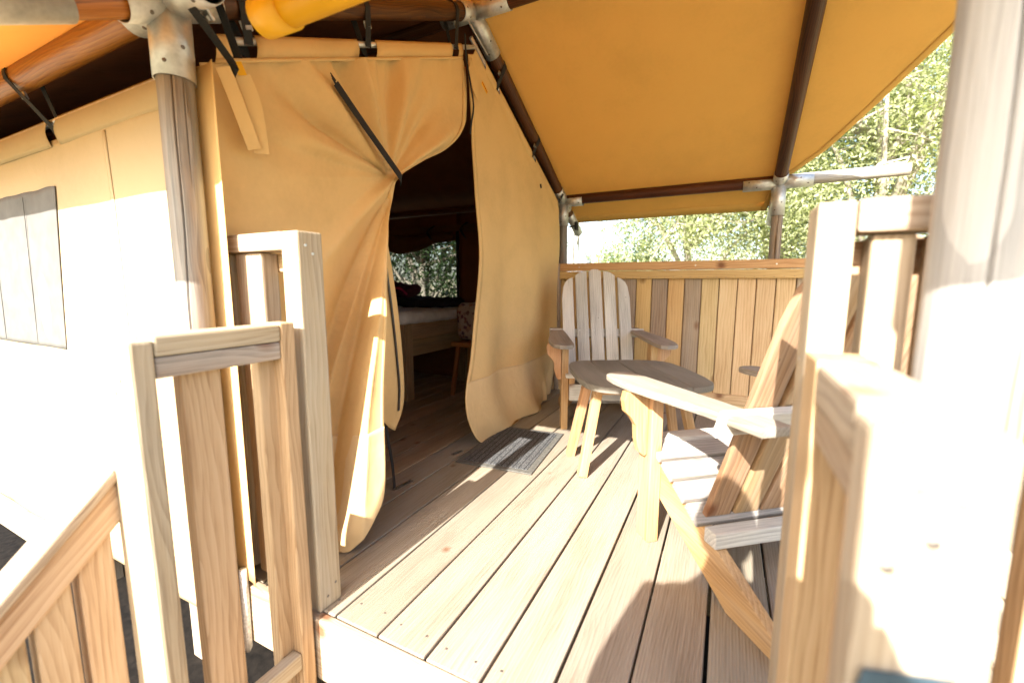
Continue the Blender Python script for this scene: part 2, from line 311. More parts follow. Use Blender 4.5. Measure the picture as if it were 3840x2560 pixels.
def board(name, parent, p0, p1, w, t, mat, up=(0, 0, 1), bev=0.003, label=None, jit=0.0):
    """rectangular piece from p0 to p1 (centre line); t is its size along `up`, w across"""
    p0, p1 = Vector(p0), Vector(p1); c = (p0+p1)/2
    mtx = frame(c, p1-p0, up)
    if jit: mtx = mtx @ Matrix.Rotation(rnd.uniform(-jit, jit), 4, 'Y') @ Matrix.Rotation(rnd.uniform(-jit, jit)*0.3, 4, 'Z')
    return link(name, box_mesh(w, (p1-p0).length, t, bev, mat), mat, parent, mtx, label)
def bbox(name, parent, x0, x1, y0, y1, z0, z1, mat, axis='z', bev=0.003, label=None):
    c = ((x0+x1)/2, (y0+y1)/2, (z0+z1)/2)
    if axis == 'z': return board(name, parent, (c[0], c[1], z0), (c[0], c[1], z1), abs(x1-x0), abs(y1-y0), mat, (0, 1, 0), bev, label)
    if axis == 'x': return board(name, parent, (x0, c[1], c[2]), (x1, c[1], c[2]), abs(y1-y0), abs(z1-z0), mat, (0, 0, 1), bev, label)
    return board(name, parent, (c[0], y0, c[2]), (c[0], y1, c[2]), abs(x1-x0), abs(z1-z0), mat, (0, 0, 1), bev, label)
def slab(name, parent, poly, thick, mtx, mat, bev=0.004, label=None):
    bm = bmesh.new(); vs = [bm.verts.new((x, y, -thick/2)) for x, y in poly]; f = bm.faces.new(vs)
    r = bmesh.ops.extrude_face_region(bm, geom=[f]); bmesh.ops.translate(bm, verts=[v for v in r['geom'] if isinstance(v, bmesh.types.BMVert)], vec=(0, 0, thick))
    bmesh.ops.recalc_face_normals(bm, faces=bm.faces[:])
    if bev:
        ed = [e for e in bm.edges if abs(e.verts[0].co.z-e.verts[1].co.z) < 1e-6]
        bmesh.ops.bevel(bm, geom=ed, offset=bev, segments=2, affect='EDGES', profile=0.6)
    me = bpy.data.meshes.new(name); bm.to_mesh(me); bm.free()
    return link(name, me, mat, parent, mtx, label)
def rings(bm, pts, rads, segs, closed_ends=True, offs=None):
    """skin circles along a polyline (local coords); returns ring list"""
    out = []; n = len(pts); prev = None
    for i, p in enumerate(pts):
        d = (Vector(pts[min(i+1, n-1)])-Vector(pts[max(i-1, 0)])).normalized()
        if prev is None: a = d.orthogonal().normalized()
        else: a = (prev-d*prev.dot(d)).normalized()
        prev = a; b = d.cross(a); ring = []
        for k in range(segs):
            th = 2*math.pi*k/segs; r = rads[i]*(1 if offs is None else offs(i, th))
            ring.append(bm.verts.new(Vector(p)+(a*math.cos(th)+b*math.sin(th))*r))
        out.append(ring)
    for i in range(n-1):
        for k in range(segs): bm.faces.new((out[i][k], out[i][(k+1) % segs], out[i+1][(k+1) % segs], out[i+1][k]))
    if closed_ends: bm.faces.new(out[0][::-1]); bm.faces.new(out[-1])
    return out
def pole(name, parent, p0, p1, r, mat, seed=0, cracks=(), taper=0.04, segs=28, label=None, wob=0.03, nr=18):
    p0, p1 = Vector(p0), Vector(p1); L = (p1-p0).length; mtx = frame((p0+p1)/2, p1-p0, (0.3, 0.2, 1) if abs((p1-p0).normalized().z) < 0.9 else (1, 0, 0))
    bm = bmesh.new(); angs = [2*math.pi*k/segs for k in range(segs)]
    for a, t0, t1 in cracks: angs += [a-0.11, a-0.055, a, a+0.055, a+0.11]
    angs = sorted(set(angs)); if_c = cracks; ringsv = []
    nr = max(nr, 40 if cracks else nr)
    for i in range(nr+1):
        t = i/nr; y = (t-0.5)*L; rr = r*(1+taper*(0.5-t)); ring = []
        cx = math.sin(t*5+seed)*r*wob; cz = math.cos(t*4+seed*2)*r*wob
        for a in angs:
            k = rr*(1+0.015*mnoise.noise(Vector((math.cos(a)*1.3+seed, y*9, math.sin(a)*1.3))))
            aa = a
            for ca, t0, t1 in cracks:
                if t0 <= t <= t1 and abs(a-ca) < 0.02: k *= 1-0.45*min(1, min(t-t0, t1-t)*9); 
                if t0 <= t <= t1 and abs(a-ca) < 0.13: aa = a+0.10*math.sin(t*9+seed)+0.03*math.sin(t*31)
            ring.append(bm.verts.new((math.cos(aa)*k+cx, y, math.sin(aa)*k+cz)))
        ringsv.append(ring)
    na = len(angs)
    for i in range(nr):
        for k in range(na): bm.faces.new((ringsv[i][k], ringsv[i][(k+1) % na], ringsv[i+1][(k+1) % na], ringsv[i+1][k]))
    bm.faces.new(ringsv[0]); bm.faces.new(ringsv[-1][::-1]); bmesh.ops.recalc_face_normals(bm, faces=bm.faces[:])
    me = bpy.data.meshes.new(name); bm.to_mesh(me); bm.free()
    return link(name, me, mat, parent, mtx, label, smooth=True)
def tube_into(bm, p0, p1, r, wall=0.003, segs=24, mtx=None, lip=True):
    p0, p1 = Vector(p0), Vector(p1)
    d = (p1-p0).normalized(); a = d.orthogonal().normalized(); b = d.cross(a)
    prof = [(p0, r), (p1, r), (p1, r-wall), (p1-d*0.02, r-wall)]
    rs = []
    for p, rr in prof: rs.append([bm.verts.new(p+(a*math.cos(2*math.pi*k/segs)+b*math.sin(2*math.pi*k/segs))*rr) for k in range(segs)])
    for i in range(len(rs)-1):
        for k in range(segs): bm.faces.new((rs[i][k], rs[i][(k+1) % segs], rs[i+1][(k+1) % segs], rs[i+1][k]))
    bm.faces.new(rs[0][::-1])
def joint(parent, c, arms, r, mat='steel', bolts=2):
    """galvanised socket: arms = [(direction, length)]"""
    bm = bmesh.new(); bmesh.ops.create_uvsphere(bm, u_segments=20, v_segments=12, radius=r*1.0)
    for d, L in arms: tube_into(bm, (0, 0, 0), Vector(d).normalized()*L, r)
    bmesh.ops.recalc_face_normals(bm, faces=bm.faces[:])
    me = bpy.data.meshes.new('pipe_joint'); bm.to_mesh(me); bm.free()
    j = link('pipe_joint', me, mat, parent, Matrix.Translation(c), None, smooth=True)
    me.polygons.foreach_set('use_smooth', [True]*len(me.polygons))
    for d, L in arms:
        dv = Vector(d).normalized(); s = (Vector((0, 0, 0.9))-Vector(c)); s = (Vector((0, 0, 0.9))-(Vector(c)+dv*L*0.7)); s = (s-dv*s.dot(dv)).normalized()
        for q in range(bolts):
            ang = (-0.5+0.9*q); side = s*math.cos(ang)+dv.cross(s)*math.sin(ang)
            p = Vector(c)+dv*(L*(0.62+0.22*q))+side*(r-0.001)
            bolt('bolt', j, p, side, 0.0055)
    return j
_bolt = {}
def bolt(name, parent, p, n, r=0.005, mat='bolt', h=0.0035):
    k = (r, mat, h)
    if k not in _bolt:
        bm = bmesh.new(); bmesh.ops.create_cone(bm, cap_ends=True, segments=10, radius1=r, radius2=r*0.7, depth=h)
        me = bpy.data.meshes.new('bolt'); bm.to_mesh(me); bm.free(); me.materials.append(M[mat]); _bolt[k] = me
    n = Vector(n).normalized(); q = n.to_track_quat('Z', 'Y').to_matrix().to_4x4()
    return link(name, _bolt[k], mat, parent, Matrix.Translation(Vector(p)+n*h*0.45) @ q)
def ribbon(name, parent, pts, w, nrm, mat, th=0.0016, label=None, sub=3):
    """flat webbing along pts; nrm = face normal (vector or list)"""
    P = [Vector(p) for p in pts]
    # catmull-rom refine
    Q = []; NN = []
    nl = nrm if isinstance(nrm, list) else [nrm]*len(P)
    for i in range(len(P)-1):
        a, b, c, d = P[max(i-1, 0)], P[i], P[i+1], P[min(i+2, len(P)-1)]
        for k in range(sub):
            t = k/sub
            Q.append(0.5*((2*b)+(c-a)*t+(2*a-5*b+4*c-d)*t*t+(3*b-a-3*c+d)*t**3)); NN.append(Vector(nl[i]).lerp(Vector(nl[i+1]), t))
    Q.append(P[-1]); NN.append(Vector(nl[-1]))
    bm = bmesh.new(); rows = []
    for i, p in enumerate(Q):
        d = (Q[min(i+1, len(Q)-1)]-Q[max(i-1, 0)]).normalized(); n = NN[i]; n = (n-d*n.dot(d)).normalized(); s = d.cross(n)
        rows.append([bm.verts.new(p+s*w/2+n*th/2), bm.verts.new(p-s*w/2+n*th/2), bm.verts.new(p-s*w/2-n*th/2), bm.verts.new(p+s*w/2-n*th/2)])
    for i in range(len(rows)-1):
        for k in range(4): bm.faces.new((rows[i][k], rows[i][(k+1) % 4], rows[i+1][(k+1) % 4], rows[i+1][k]))
    bm.faces.new(rows[0][::-1]); bm.faces.new(rows[-1]); bmesh.ops.recalc_face_normals(bm, faces=bm.faces[:])
    me = bpy.data.meshes.new(name); bm.to_mesh(me); bm.free()
    return link(name, me, mat, parent, None, label)
def grid(name, fn, nu, nv, mat, parent=None, label=None, thick=0.0012, smooth=True):
    co = []; fc = []
    for j in range(nv+1):
        for i in range(nu+1): co.append(fn(i/nu, j/nv))
    for j in range(nv):
        for i in range(nu):
            a = j*(nu+1)+i; fc.append((a, a+1, a+nu+2, a+nu+1))
    me = bpy.data.meshes.new(name); me.from_pydata([tuple(c) for c in co], [], fc); me.update()
    o = link(name, me, mat, parent, None, label, smooth=smooth)
    if thick:
        md = o.modifiers.new('thickness', 'SOLIDIFY'); md.thickness = thick; md.offset = 0
    return o
def interp(tab, x):
    if x <= tab[0][0]: return tab[0][1]
    for (a, va), (b, vb) in zip(tab, tab[1:]):
        if x <= b:
            t = (x-a)/(b-a); 
            return va+(vb-va)*t if not isinstance(va, tuple) else tuple(p+(q-p)*t for p, q in zip(va, vb))
    return tab[-1][1]
def path(pts, closed=False):
    """arc-length lookup along a smooth polyline of tuples"""
    P = np.array(pts, float); Q = []
    for i in range(len(P)-1):
        a, b, c, d = P[max(i-1, 0)], P[i], P[i+1], P[min(i+2, len(P)-1)]
        for k in range(8):
            t = k/8; Q.append(0.5*((2*b)+(c-a)*t+(2*a-5*b+4*c-d)*t*t+(3*b-a-3*c+d)*t**3))
    Q.append(P[-1]); Q = np.array(Q); s = np.concatenate([[0], np.cumsum(np.linalg.norm(np.diff(Q, axis=0), axis=1))]); s /= s[-1]
    return lambda t: [float(np.interp(t, s, Q[:, k])) for k in range(Q.shape[1])]
def sm(a, b, x):
    t = max(0.0, min(1.0, (x-a)/(b-a))); return t*t*(3-2*t)

# ------------------------------------------------------------------ setting: ground and deck
def gz(x, y):
    z = -0.52+0.05*mnoise.noise(Vector((x*0.4, y*0.4, 0)))
    return z+0.10*max(0.0, y-8)*0.25*sm(8, 20, y)+0.9*sm(0.9, 2.6, x)*sm(1.5, 5, y)*(1-sm(9, 16, y))
me_pts = []
gx = list(np.linspace(-120, -8, 20))+list(np.linspace(-7, 7, 57))+list(np.linspace(8, 120, 20))
gy = list(np.linspace(-40, -5, 10))+list(np.linspace(-4, 10, 57))+list(np.linspace(11, 160, 30))
co = [(x, y, gz(x, y)) for y in gy for x in gx]; nx = len(gx)
fc = [(j*nx+i, j*nx+i+1, (j+1)*nx+i+1, (j+1)*nx+i) for j in range(len(gy)-1) for i in range(nx-1)]
me = bpy.data.meshes.new('ground'); me.from_pydata(co, [], fc)
ground = link('ground', me, 'ground', smooth=True); ground['kind'] = 'structure'

sx_ = np.linspace(-6, 2.2, 30); sy_ = np.linspace(-0.15, 4.4, 18)
co = [(x, y, gz(x, y)+0.02-0.2*(x > 2.1 or y > 4.3 or y < -0.1)) for y in sy_ for x in sx_]; fc = [(j*30+i, j*30+i+1, (j+1)*30+i+1, (j+1)*30+i) for j in range(17) for i in range(29)]
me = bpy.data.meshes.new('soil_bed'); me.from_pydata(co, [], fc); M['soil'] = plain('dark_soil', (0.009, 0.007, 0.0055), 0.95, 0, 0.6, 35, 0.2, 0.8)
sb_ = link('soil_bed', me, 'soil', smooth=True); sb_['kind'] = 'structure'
deck = thing('deck', None, None, kind='structure')
PITCH = 0.1528; X0 = -0.911          # one joint lies at X0
DY0, DY1 = 0.742, 3.62
k0 = -23
for k in range(k0, 12):
    xa = X0+k*PITCH+0.0035; xb = xa+PITCH-0.0072
    inside = xb < -1.25
    o = board('plank', deck, ((xa+xb)/2+rnd.uniform(-.0006, .0006), DY0+rnd.uniform(0, .002), -0.014), ((xa+xb)/2, DY1, -0.014), xb-xa, 0.028, 'floor' if inside else 'deck', (0, 0, 1), 0.004, jit=0.004)
bbox('fascia', deck, -4.5, 0.86, 0.712, 0.739, -0.185, -0.001, 'larch_pale', 'x', 0.004)
bbox('fascia', deck, -0.93, 0.08, 0.725, 0.748, -0.37, -0.19, 'larch_pale', 'x', 0.004)
for y in (0.80, 1.45, 2.1, 2.75, 3.45): bbox('joist', deck, -4.4, 0.84, y, y+0.05, -0.19, -0.0295, 'larch_grey', 'x')
for x in (-2.6, -1.75, -1.22, -0.3, 0.7):
    for y in (0.78, 3.3): bbox('deck_post', deck, x, x+0.09, y, y+0.09, -0.62, -0.195, 'larch_grey', 'z')
bbox('fascia', deck, -4.6, -2.2, 0.690, 0.7095, -0.34, -0.178, 'larch_pale', 'x', 0.004)
# deck screws, in pairs at the front joist
for k in range(0, 8):
    for dx in (0.03, 0.115): bolt('screw', deck, (X0+(k-1)*PITCH+dx, 0.80+rnd.uniform(-.012, .012), -0.0005), (0, 0, 1), 0.0045, 'bolt', 0.001)

steps = thing('wooden_steps', 'pale wooden steps leading up to the front edge of the deck', 'steps', (-0.42, 0.4, -0.5))
bbox('landing_board', steps, -0.93, 0.09, 0.55, 0.70, -0.235, -0.207, 'larch_grey', 'x')
bbox('landing_board', steps, -0.93, 0.09, 0.39, 0.54, -0.235, -0.207, 'larch_grey', 'x')
for i in range(3):
    y1 = 0.36-i*0.2; z = -0.30-i*0.1
    bbox('tread', steps, -0.93, 0.09, y1-0.17, y1, z-0.028, z, 'larch_grey', 'x')
for x in (-0.90, 0.05): board('stringer', steps, (x, 0.42, -0.36), (x, -0.35, -0.72), 0.035, 0.14, 'larch', (0, 0, 1))

# ------------------------------------------------------------------ tent frame
XG = -1.28; XA = 0.275; YN, YF, YR = 0.66, 3.54, 2.10; ZE = 1.593; ZR = 2.313; SL = (ZR-ZE)/(YR-YN)  # tent, canvas and fence coordinates were scaled up about the camera position
PR = 0.0395
tf = thing('tent_frame', 'round wooden poles of the safari tent joined by galvanised steel sockets', 'tent frame', (XG, YR, -0.5))
pole('post', tf, (XG, YN, -0.6), (XG, YN, ZE-0.02), PR+0.001, 'pole_grey', 3, cracks=((2.35, 0.40, 0.99), (1.75, 0.80, 0.995)), label='weathered round post with long dark cracks')
pole('post', tf, (XG+0.01, YF+0.02, -0.6), (XG, YF, ZE-0.02), PR-0.003, 'pole_grey', 1)
pole('post', tf, (XA+0.005, YF+0.02, -0.6), (XA, YF, ZE-0.02), PR-0.003, 'pole_grey', 8, cracks=((3.0, 0.6, 0.98),))
pole('post', tf, (0.245, YN+0.01, -0.6), (0.245, YN+0.01, ZE), PR+0.001, 'pole_pale', 5, cracks=((3.25, 0.5, 0.99),), label='near grey round post with brown knots')
rn = Vector((0, YN-YR, ZE-ZR)).normalized(); rf = Vector((0, YF-YR, ZE-ZR)).normalized()
for x, nm in ((XG, 0), (XA, 1)):
    pole('rafter', tf, (x, YR, ZR), (x, YN, ZE), PR, 'pole_dark', 2+nm)
    pole('rafter', tf, (x, YR, ZR), (x, YF, ZE), PR, 'pole_dark', 5+nm)
    e = Vector((x, YF, ZE))+rf*0.23; pole('rafter_tail', tf, Vector((x, YF, ZE))+rf*0.05, e, PR-0.004, 'pole_dark', 3, nr=6)
    bm = bmesh.new(); tube_into(bm, e-rf*0.06, e+rf*0.24, PR-0.001)
    me = bpy.data.meshes.new('tail_sleeve'); bm.to_mesh(me); bm.free(); link('tail_sleeve', me, 'steel', tf, smooth=True)
    if x == XG:
        e = Vector((x-0.008, YN, ZE))+rn*0.26; pole('rafter_tail', tf, Vector((x, YN, ZE))+rn*0.05, e, PR-0.002, 'pole_orange', 6, nr=6)
        bm = bmesh.new(); tube_into(bm, e-rn*0.04, e+rn*0.40+Vector((-0.014, 0, 0)), PR+0.004)
        me = bpy.data.meshes.new('tail_sleeve'); bm.to_mesh(me); bm.free(); link('tail_sleeve', me, 'steel', tf, smooth=True)
    else:
        e = Vector((0.245, YN, ZE))+rn*0.26; pole('rafter_tail', tf, Vector((0.245, YN, ZE))+rn*0.05, e+rn*0.4+Vector((-0.028, 0, 0)), PR+0.002, 'pole_orange', 6, nr=6)
pole('ridge_beam', tf, (-4.7, YR, ZR), (1.2, YR, ZR), PR, 'pole_dark', 4)
pole('eave_beam', tf, (XG, YF, ZE+0.01), (XA+0.03, YF, ZE+0.01), PR, 'pole_dark', 9, label='dark stained far eave beam')
pole('beam_end', tf, (XA+0.05, YF, ZE+0.01), (0.955, YF, ZE+0.01), PR-0.002, 'pole_pale', 4, label='pale unstained beam end in the sun')
pole('eave_beam', tf, (-4.7, YF, ZE+0.01), (XG, YF, ZE+0.01), PR, 'pole_dark', 9)
pole('eave_beam', tf, (-4.7, YN, ZE+0.005), (XG, YN, ZE+0.005), PR+0.001, 'pole_orange', 2, label='orange stained near eave beam')
pole('eave_beam', tf, (XG, YN, ZE+0.01), (0.9, YN, ZE+0.01), PR, 'pole_dark', 2)
S = PR+0.006
joint(tf, (XG, YN, ZE), [((0, 0, -1), 0.185), (rn, 0.12), (-rn, 0.12), ((-1, 0, 0), 0.15), ((1, 0, 0), 0.16)], S)
joint(tf, (XG, YR, ZR), [(rn, 0.15), (rf, 0.25), ((1, 0, 0), 0.22), ((-1, 0, 0), 0.18)], S)
joint(tf, (XG, YF, ZE), [((0, 0, -1), 0.20), (rf, 0.10), (-rf, 0.16), ((1, 0, 0), 0.17), ((-1, 0, 0), 0.17)], S-0.002)
joint(tf, (XA, YF, ZE), [((0, 0, -1), 0.22), (-rf, 0.10), ((1, 0, 0), 0.19), ((-1, 0, 0), 0.22), (rf, 0.09)], S-0.002)
joint(tf, (XA, YR, ZR), [(rn, 0.2), (rf, 0.2), ((1, 0, 0), 0.2), ((-1, 0, 0), 0.2)], S)
joint(tf, (0.245, YN, ZE), [((0, 0, -1), 0.18), (-rn, 0.18), ((1, 0, 0), 0.18), ((-1, 0, 0), 0.18)], S)
# steel rod the entrance wall hangs from
TD = 0.085
def rod(name, parent, p0, p1, r, mat='steel'):
    p0, p1 = Vector(p0), Vector(p1); bm = bmesh.new(); rings(bm, [p0, p1], [r, r], 14)
    me = bpy.data.meshes.new(name); bm.to_mesh(me); bm.free(); return link(name, me, mat, parent, smooth=True)
rod('hanging_rod', tf, (XG-0.005, 0.77, ZE+SL*0.11-0.093), (XG-0.005, 2.123, ZR-0.16), 0.011)
rod('hanging_rod', tf, (XG-0.005, 2.09, ZR-0.127), (XG-0.005, 3.41, ZE-0.033), 0.011)
rod('brace', tf, (XG+0.01, 2.046, 2.237), (XG+0.02, 2.222, 2.154), 0.004)
rod('hanging_rod', tf, (-4.6, 0.712, 1.463), (XG-0.05, 0.712, 1.463), 0.011)

# ------------------------------------------------------------------ roof canvas
EDGE = [(0.000, 1.078), (0.632, 0.853), (0.737, 0.799), (0.968, 0.670), (1.249, 0.494), (1.397, 0.366), (1.485, 0.288), (1.782, 0.215)]
RZ = ZR+PR+0.012; RS = 0.508
def roofpt(side, u, v, xl=-4.8, dmax=None):
    d = v*(dmax or 1.738); xe = interp(EDGE, d); x = xl+(xe-xl)*u
    y = YR+side*d; z = RZ-RS*d
    mid = math.sin(math.pi*min(1, d/1.44))
    w = math.sin(math.pi*max(0, min(1, (x-XG)/(XA-XG)))) if x > XG else 0.4
    z -= 0.012*mid*w
    if d > 1.44: z -= 0.02*((d-1.44)/0.30)**1.5+0.002*math.sin(x*4)*((d-1.44)/0.30)
    if x > XA: z += 0.01*(x-XA)*math.sin(d*9)
    z += 0.0025*mnoise.noise(Vector((x*5, y*5, 1.0)))
    return (x, y, z)
rc = thing('roof_canvas', 'orange tan canvas roof stretched over the dark poles above the deck', 'canvas roof', (XG, YR, RZ))
grid('far_slope', lambda u, v: roofpt(1, u, v), 90, 36, 'roof', rc)
grid('near_slope', lambda u, v: roofpt(-1, u, v, dmax=1.79), 90, 36, 'roof', rc)
def hem_strip(side):
    def fn(u, v):
        d = v*1.738; x, y, z = roofpt(side, 1.0, v); return (x-0.045*(1-u)*0.9-0.0, y, z-0.0035)
    return fn
grid('hem', hem_strip(1), 3, 36, 'roof', rc); grid('hem', hem_strip(-1), 3, 36, 'roof', rc)
grid('eave_hem', lambda u, v: (lambda p: (p[0], p[1], p[2]-0.0035))(roofpt(1, u, 0.955+0.045*v)), 60, 2, 'roof', rc)

# ------------------------------------------------------------------ entrance wall (gable)
ew = thing('entrance_wall', 'tan canvas entrance wall with one curtain tied back by a black strap', 'canvas wall', (XG, YR, 0))
def ztop(y):   # line of the rod
    if y <= 2.112: return ZE+SL*0.11-0.093+(y-0.77)*((ZR-0.16)-(ZE+SL*0.11-0.093))/1.353
    return ZR-0.127+(y-2.09)*((ZE-0.033)-(ZR-0.127))/1.32
TY, TZ = 1.432, 1.340
Lpath = path([(0.721, 1.483), (0.726, 1.230), (0.721, 0.900), (0.721, 0.405), (0.726, 0.012)])
Rpath = path([(1.975, 2.006), (2.015, 1.945), (2.008, 1.758), (1.821, 1.560), (1.617, 1.445), (1.447, 1.340), (1.406, 1.269), (1.377, 1.083), (1.333, 0.702), (1.275, 0.23), (1.20, 0.10), (1.07, 0.012)])
def left_curtain(u, v):
    ly, lz = Lpath(v); ry, rz = Rpath(v)
    y = ly+(ry-ly)*u; z = lz+(rz-lz)*u
    if v < 0.12:  # keep the top edge on the rod line
        z = z*(v/0.12)+(ztop(y)-0.055)*(1-v/0.12) if v > 0 else ztop(y)-0.055
    dy, dz = y-TY, z-TZ; r = math.hypot(dy, dz); th = math.atan2(dz, dy)
    wl = sm(0.02, 0.30, u)
    if dz < 0: amp = 0.035*min(r, 0.5)/0.5*(0.15+0.85*sm(0.30, 0.85, u))
    else: amp = 0.055*min(r, 0.32)/0.32*(1-sm(0.30, 0.68, r))
    F = math.sin(th*10.5+0.6)+0.45*math.sin(th*19+1.7)+0.22*math.sin(th*33+0.3)
    F = F if dz > 0 else (1.0-2.2*abs(math.sin(th*5.5+0.4))**0.75+0.35*math.sin(th*21+1.1))
    x = XG+0.004+amp*wl*F*0.55
    if dz < 0:
        q = min(r, 0.55)/0.55; dl = th+2.03                      # angle past the main crease
        x += q*(0.035*sm(-0.01, 0.03, dl)+0.17*sm(0.0, 0.40, dl)-0.035*math.exp(-(dl/0.10)**2)*(dl < 0.01))
        x += q*(0.016*sm(-0.01, 0.02, dl-0.13)-0.02*math.exp(-((dl-0.12)/0.045)**2))+0.010*q*math.sin(th*26)*sm(0.1, 0.3, dl)
        y -= 0.92*max(0.0, x-XG-0.01)*sm(0.3, 0.7, u)  # slid sideways with the bulge to stay on roughly the same camera ray
    # gathers under the seam and soft sag
    x += 0.006*math.sin(y*62+2*math.sin(y*9))*math.exp(-max(0, (ztop(y)-0.055-z))/0.07)*sm(0, .1, u)
    x += 0.012*mnoise.noise(Vector((y*3.1, z*2.3, 4.0)))
    # swag roll of the upper right edge
    x += 0.035*sm(0.72, 1.0, u)*sm(0.05, 0.25, v)*(1-sm(0.42, 0.5, v))
    # lower hem swings out onto the deck
    x += 0.05*sm(0.72, 1.0, v)*sm(0.35, 1.0, u)*(0.7+0.3*math.sin(th*14))
    if v > 0.86: z += 0.02*math.sin(u*17)*sm(0.86, 1, v)
    z = max(z, 0.006)
    return (x, y, z)
grid('left_curtain', left_curtain, 130, 150, 'canvas', ew, 'left door curtain gathered to a strap')
# pale weatherproof skirt along the curtain's foot, a hand's breadth proud of it
def skirt_l(u, v):
    x, y, z = left_curtain(u, 0.80+0.20*v); return (x+0.004, y, z)
grid('skirt', skirt_l, 90, 30, 'pvc', ew)
LR = path([(2.042, 1.994), (2.055, 1.700), (2.088, 1.433), (2.113, 1.149), (2.080, 0.926), (2.033, 0.705), (1.988, 0.515), (1.933, 0.376), (1.909, 0.277), (1.927, 0.152), (2.013, 0.020), (2.200, -0.068)])
RRp = path([(3.399, 1.560), (3.421, 1.230), (3.432, 0.790), (3.388, 0.405), (3.322, 0.086), (3.278, -0.024)])
def right_curtain(u, v):
    ly, lz = LR(v); ry, rz = RRp(v)
    y = ly+(ry-ly)*u; z = lz+(rz-lz)*u
    ly0 = y
    if v < 0.15:
        zt = ztop(y)-0.035; z = zt*(1-v/0.15)+z*(v/0.15)
    x = XG+0.006
    x += 0.030*math.sin(u*11+1.2*v+0.5)*sm(0.12, 0.5, v)*(0.4+0.6*(1-u))*0.7
    x += 0.018*math.sin(u*21-3*v)*sm(0.4, 0.9, v)*(1-u*0.4)
    x += 0.018*mnoise.noise(Vector((y*2.6, z*2.0, 9.0)))
    x += 0.05*sm(0.5, 0.95, v)*(1-u)+0.07*sm(0.70, 1.0, v)*math.sin(math.pi*min(1, u*1.15))
    x -= 0.03*sm(0.0, 0.1, 1-u)*0
    x += 0.022*math.sin(u*38+v*3)*sm(0.72, 0.8, u)*sm(0.8, 0.92, v)
    x += 0.004*math.sin((y*0.8+z)*48)*math.exp(-max(0, ztop(y)-0.035-z)/0.09)
    z = max(z, 0.008)
    return (x, y, z)
grid('right_curtain', right_curtain, 110, 130, 'canvas', ew, 'right door curtain hanging to the doormat')
def skirt_r(u, v):
    # seam a little lower to the far end
    a = 0.735+0.02*u; x, y, z = right_curtain(u, a+(1-a)*v); return (x+0.004, y, z)
grid('skirt', skirt_r, 90, 36, 'pvc', ew)
grid('edge_hem', lambda u, v: (lambda p: (p[0]+0.003, p[1], p[2]))(right_curtain(0.028*u, 0.02+0.97*v)), 2, 120, 'canvas', ew)
grid('edge_hem', lambda u, v: (lambda p: (p[0]+0.003, p[1], p[2]))(left_curtain(0.972+0.028*u, 0.04+0.94*v)), 2, 130, 'canvas', ew)
# top hems with cut-outs for the rod straps
def hem(y0, y1, off=0.0):
    def fn(u, v):
        y = y0+(y1-y0)*u; zt = ztop(y); a = v*2-1
        return (XG-0.005+0.017*math.cos(a*1.3), y, zt+0.016-0.075*v)
    return fn
for y0, y1 in ((0.762, 0.808), (0.88, 1.281), (1.375, 1.897), (1.952, 1.991), (2.222, 2.343), (2.387, 2.86), (2.926, 3.388)):
    grid('top_hem', hem(y0, y1), 16, 6, 'canvas', ew)
grid('seam_band', lambda u, v: (XG+0.013, 0.76+1.226*u, ztop(0.76+1.226*u)-0.048-0.012*v), 40, 1, 'canvas', ew)
# tie strap, door flap with zip
tie = ribbon('tie_strap', ew, [(XG+0.025, 1.151, 1.590), (XG+0.035, 1.265, 1.489), (XG+0.05, 1.375, 1.389), (XG+0.062, 1.430, 1.331), (XG+0.03, 1.458, 1.323)], 0.031, (1, 0, 0.1), 'strap', label='black strap tying the left curtain back')
for k in range(3): ribbon('frayed_end', tie, [(XG+0.026, 1.151, 1.590+0.008*(k-1)), (XG+0.03, 1.131-0.003*k, 1.605+0.007*(k-1))], 0.004, (1, 0, 0), 'strap')
FL = path([(1.397, 1.142), (1.359, 0.790), (1.337, 0.515), (1.348, 0.317)]); FR = path([(1.435, 1.120), (1.513, 0.724), (1.546, 0.372), (1.480, 0.229)])
def flap(u, v):
    a, b = FL(v), FR(v); y = a[0]+(b[0]-a[0])*u; z = a[1]+(b[1]-a[1])*u
    return (XG-0.035+0.03*math.sin(u*3+v*2)*v, y, z)
fl = grid('door_flap', flap, 24, 50, 'canvas', ew, 'loose door flap edged with a black zip')
ribbon('zip', fl, [Vector(flap(0.34+0.5*t, 0.02+0.88*t))+Vector((0.006, 0, 0)) for t in np.linspace(0, 1, 9)], 0.016, (1, 0.2, 0), 'zip')
for s in (-0.003, 0.003): ribbon('zip_stitch', fl, [Vector(flap(0.34+0.5*t, 0.02+0.88*t))+Vector((0.0075, s, 0)) for t in np.linspace(0, 1, 9)], 0.0012, (1, 0.2, 0), 'buckle')
ribbon('hanging_strap', ew, [(XG-0.03, 1.388, 0.284), (XG-0.015, 1.388, 0.185), (XG-0.02, 1.408, 0.097), (XG+0.0, 1.395, -0.008)], 0.020, (1, 0.2, 0), 'strap')
ribbon('edge_strap', ew, [(XG+0.03, 1.980, 2.143), (XG+0.03, 1.987, 2.044), (XG+0.035, 2.018, 1.923), (XG+0.035, 2.046, 1.824), (XG+0.03, 2.030, 1.736), (XG+0.028, 2.022, 1.681)], 0.014, (1, 0, 0), 'strap')
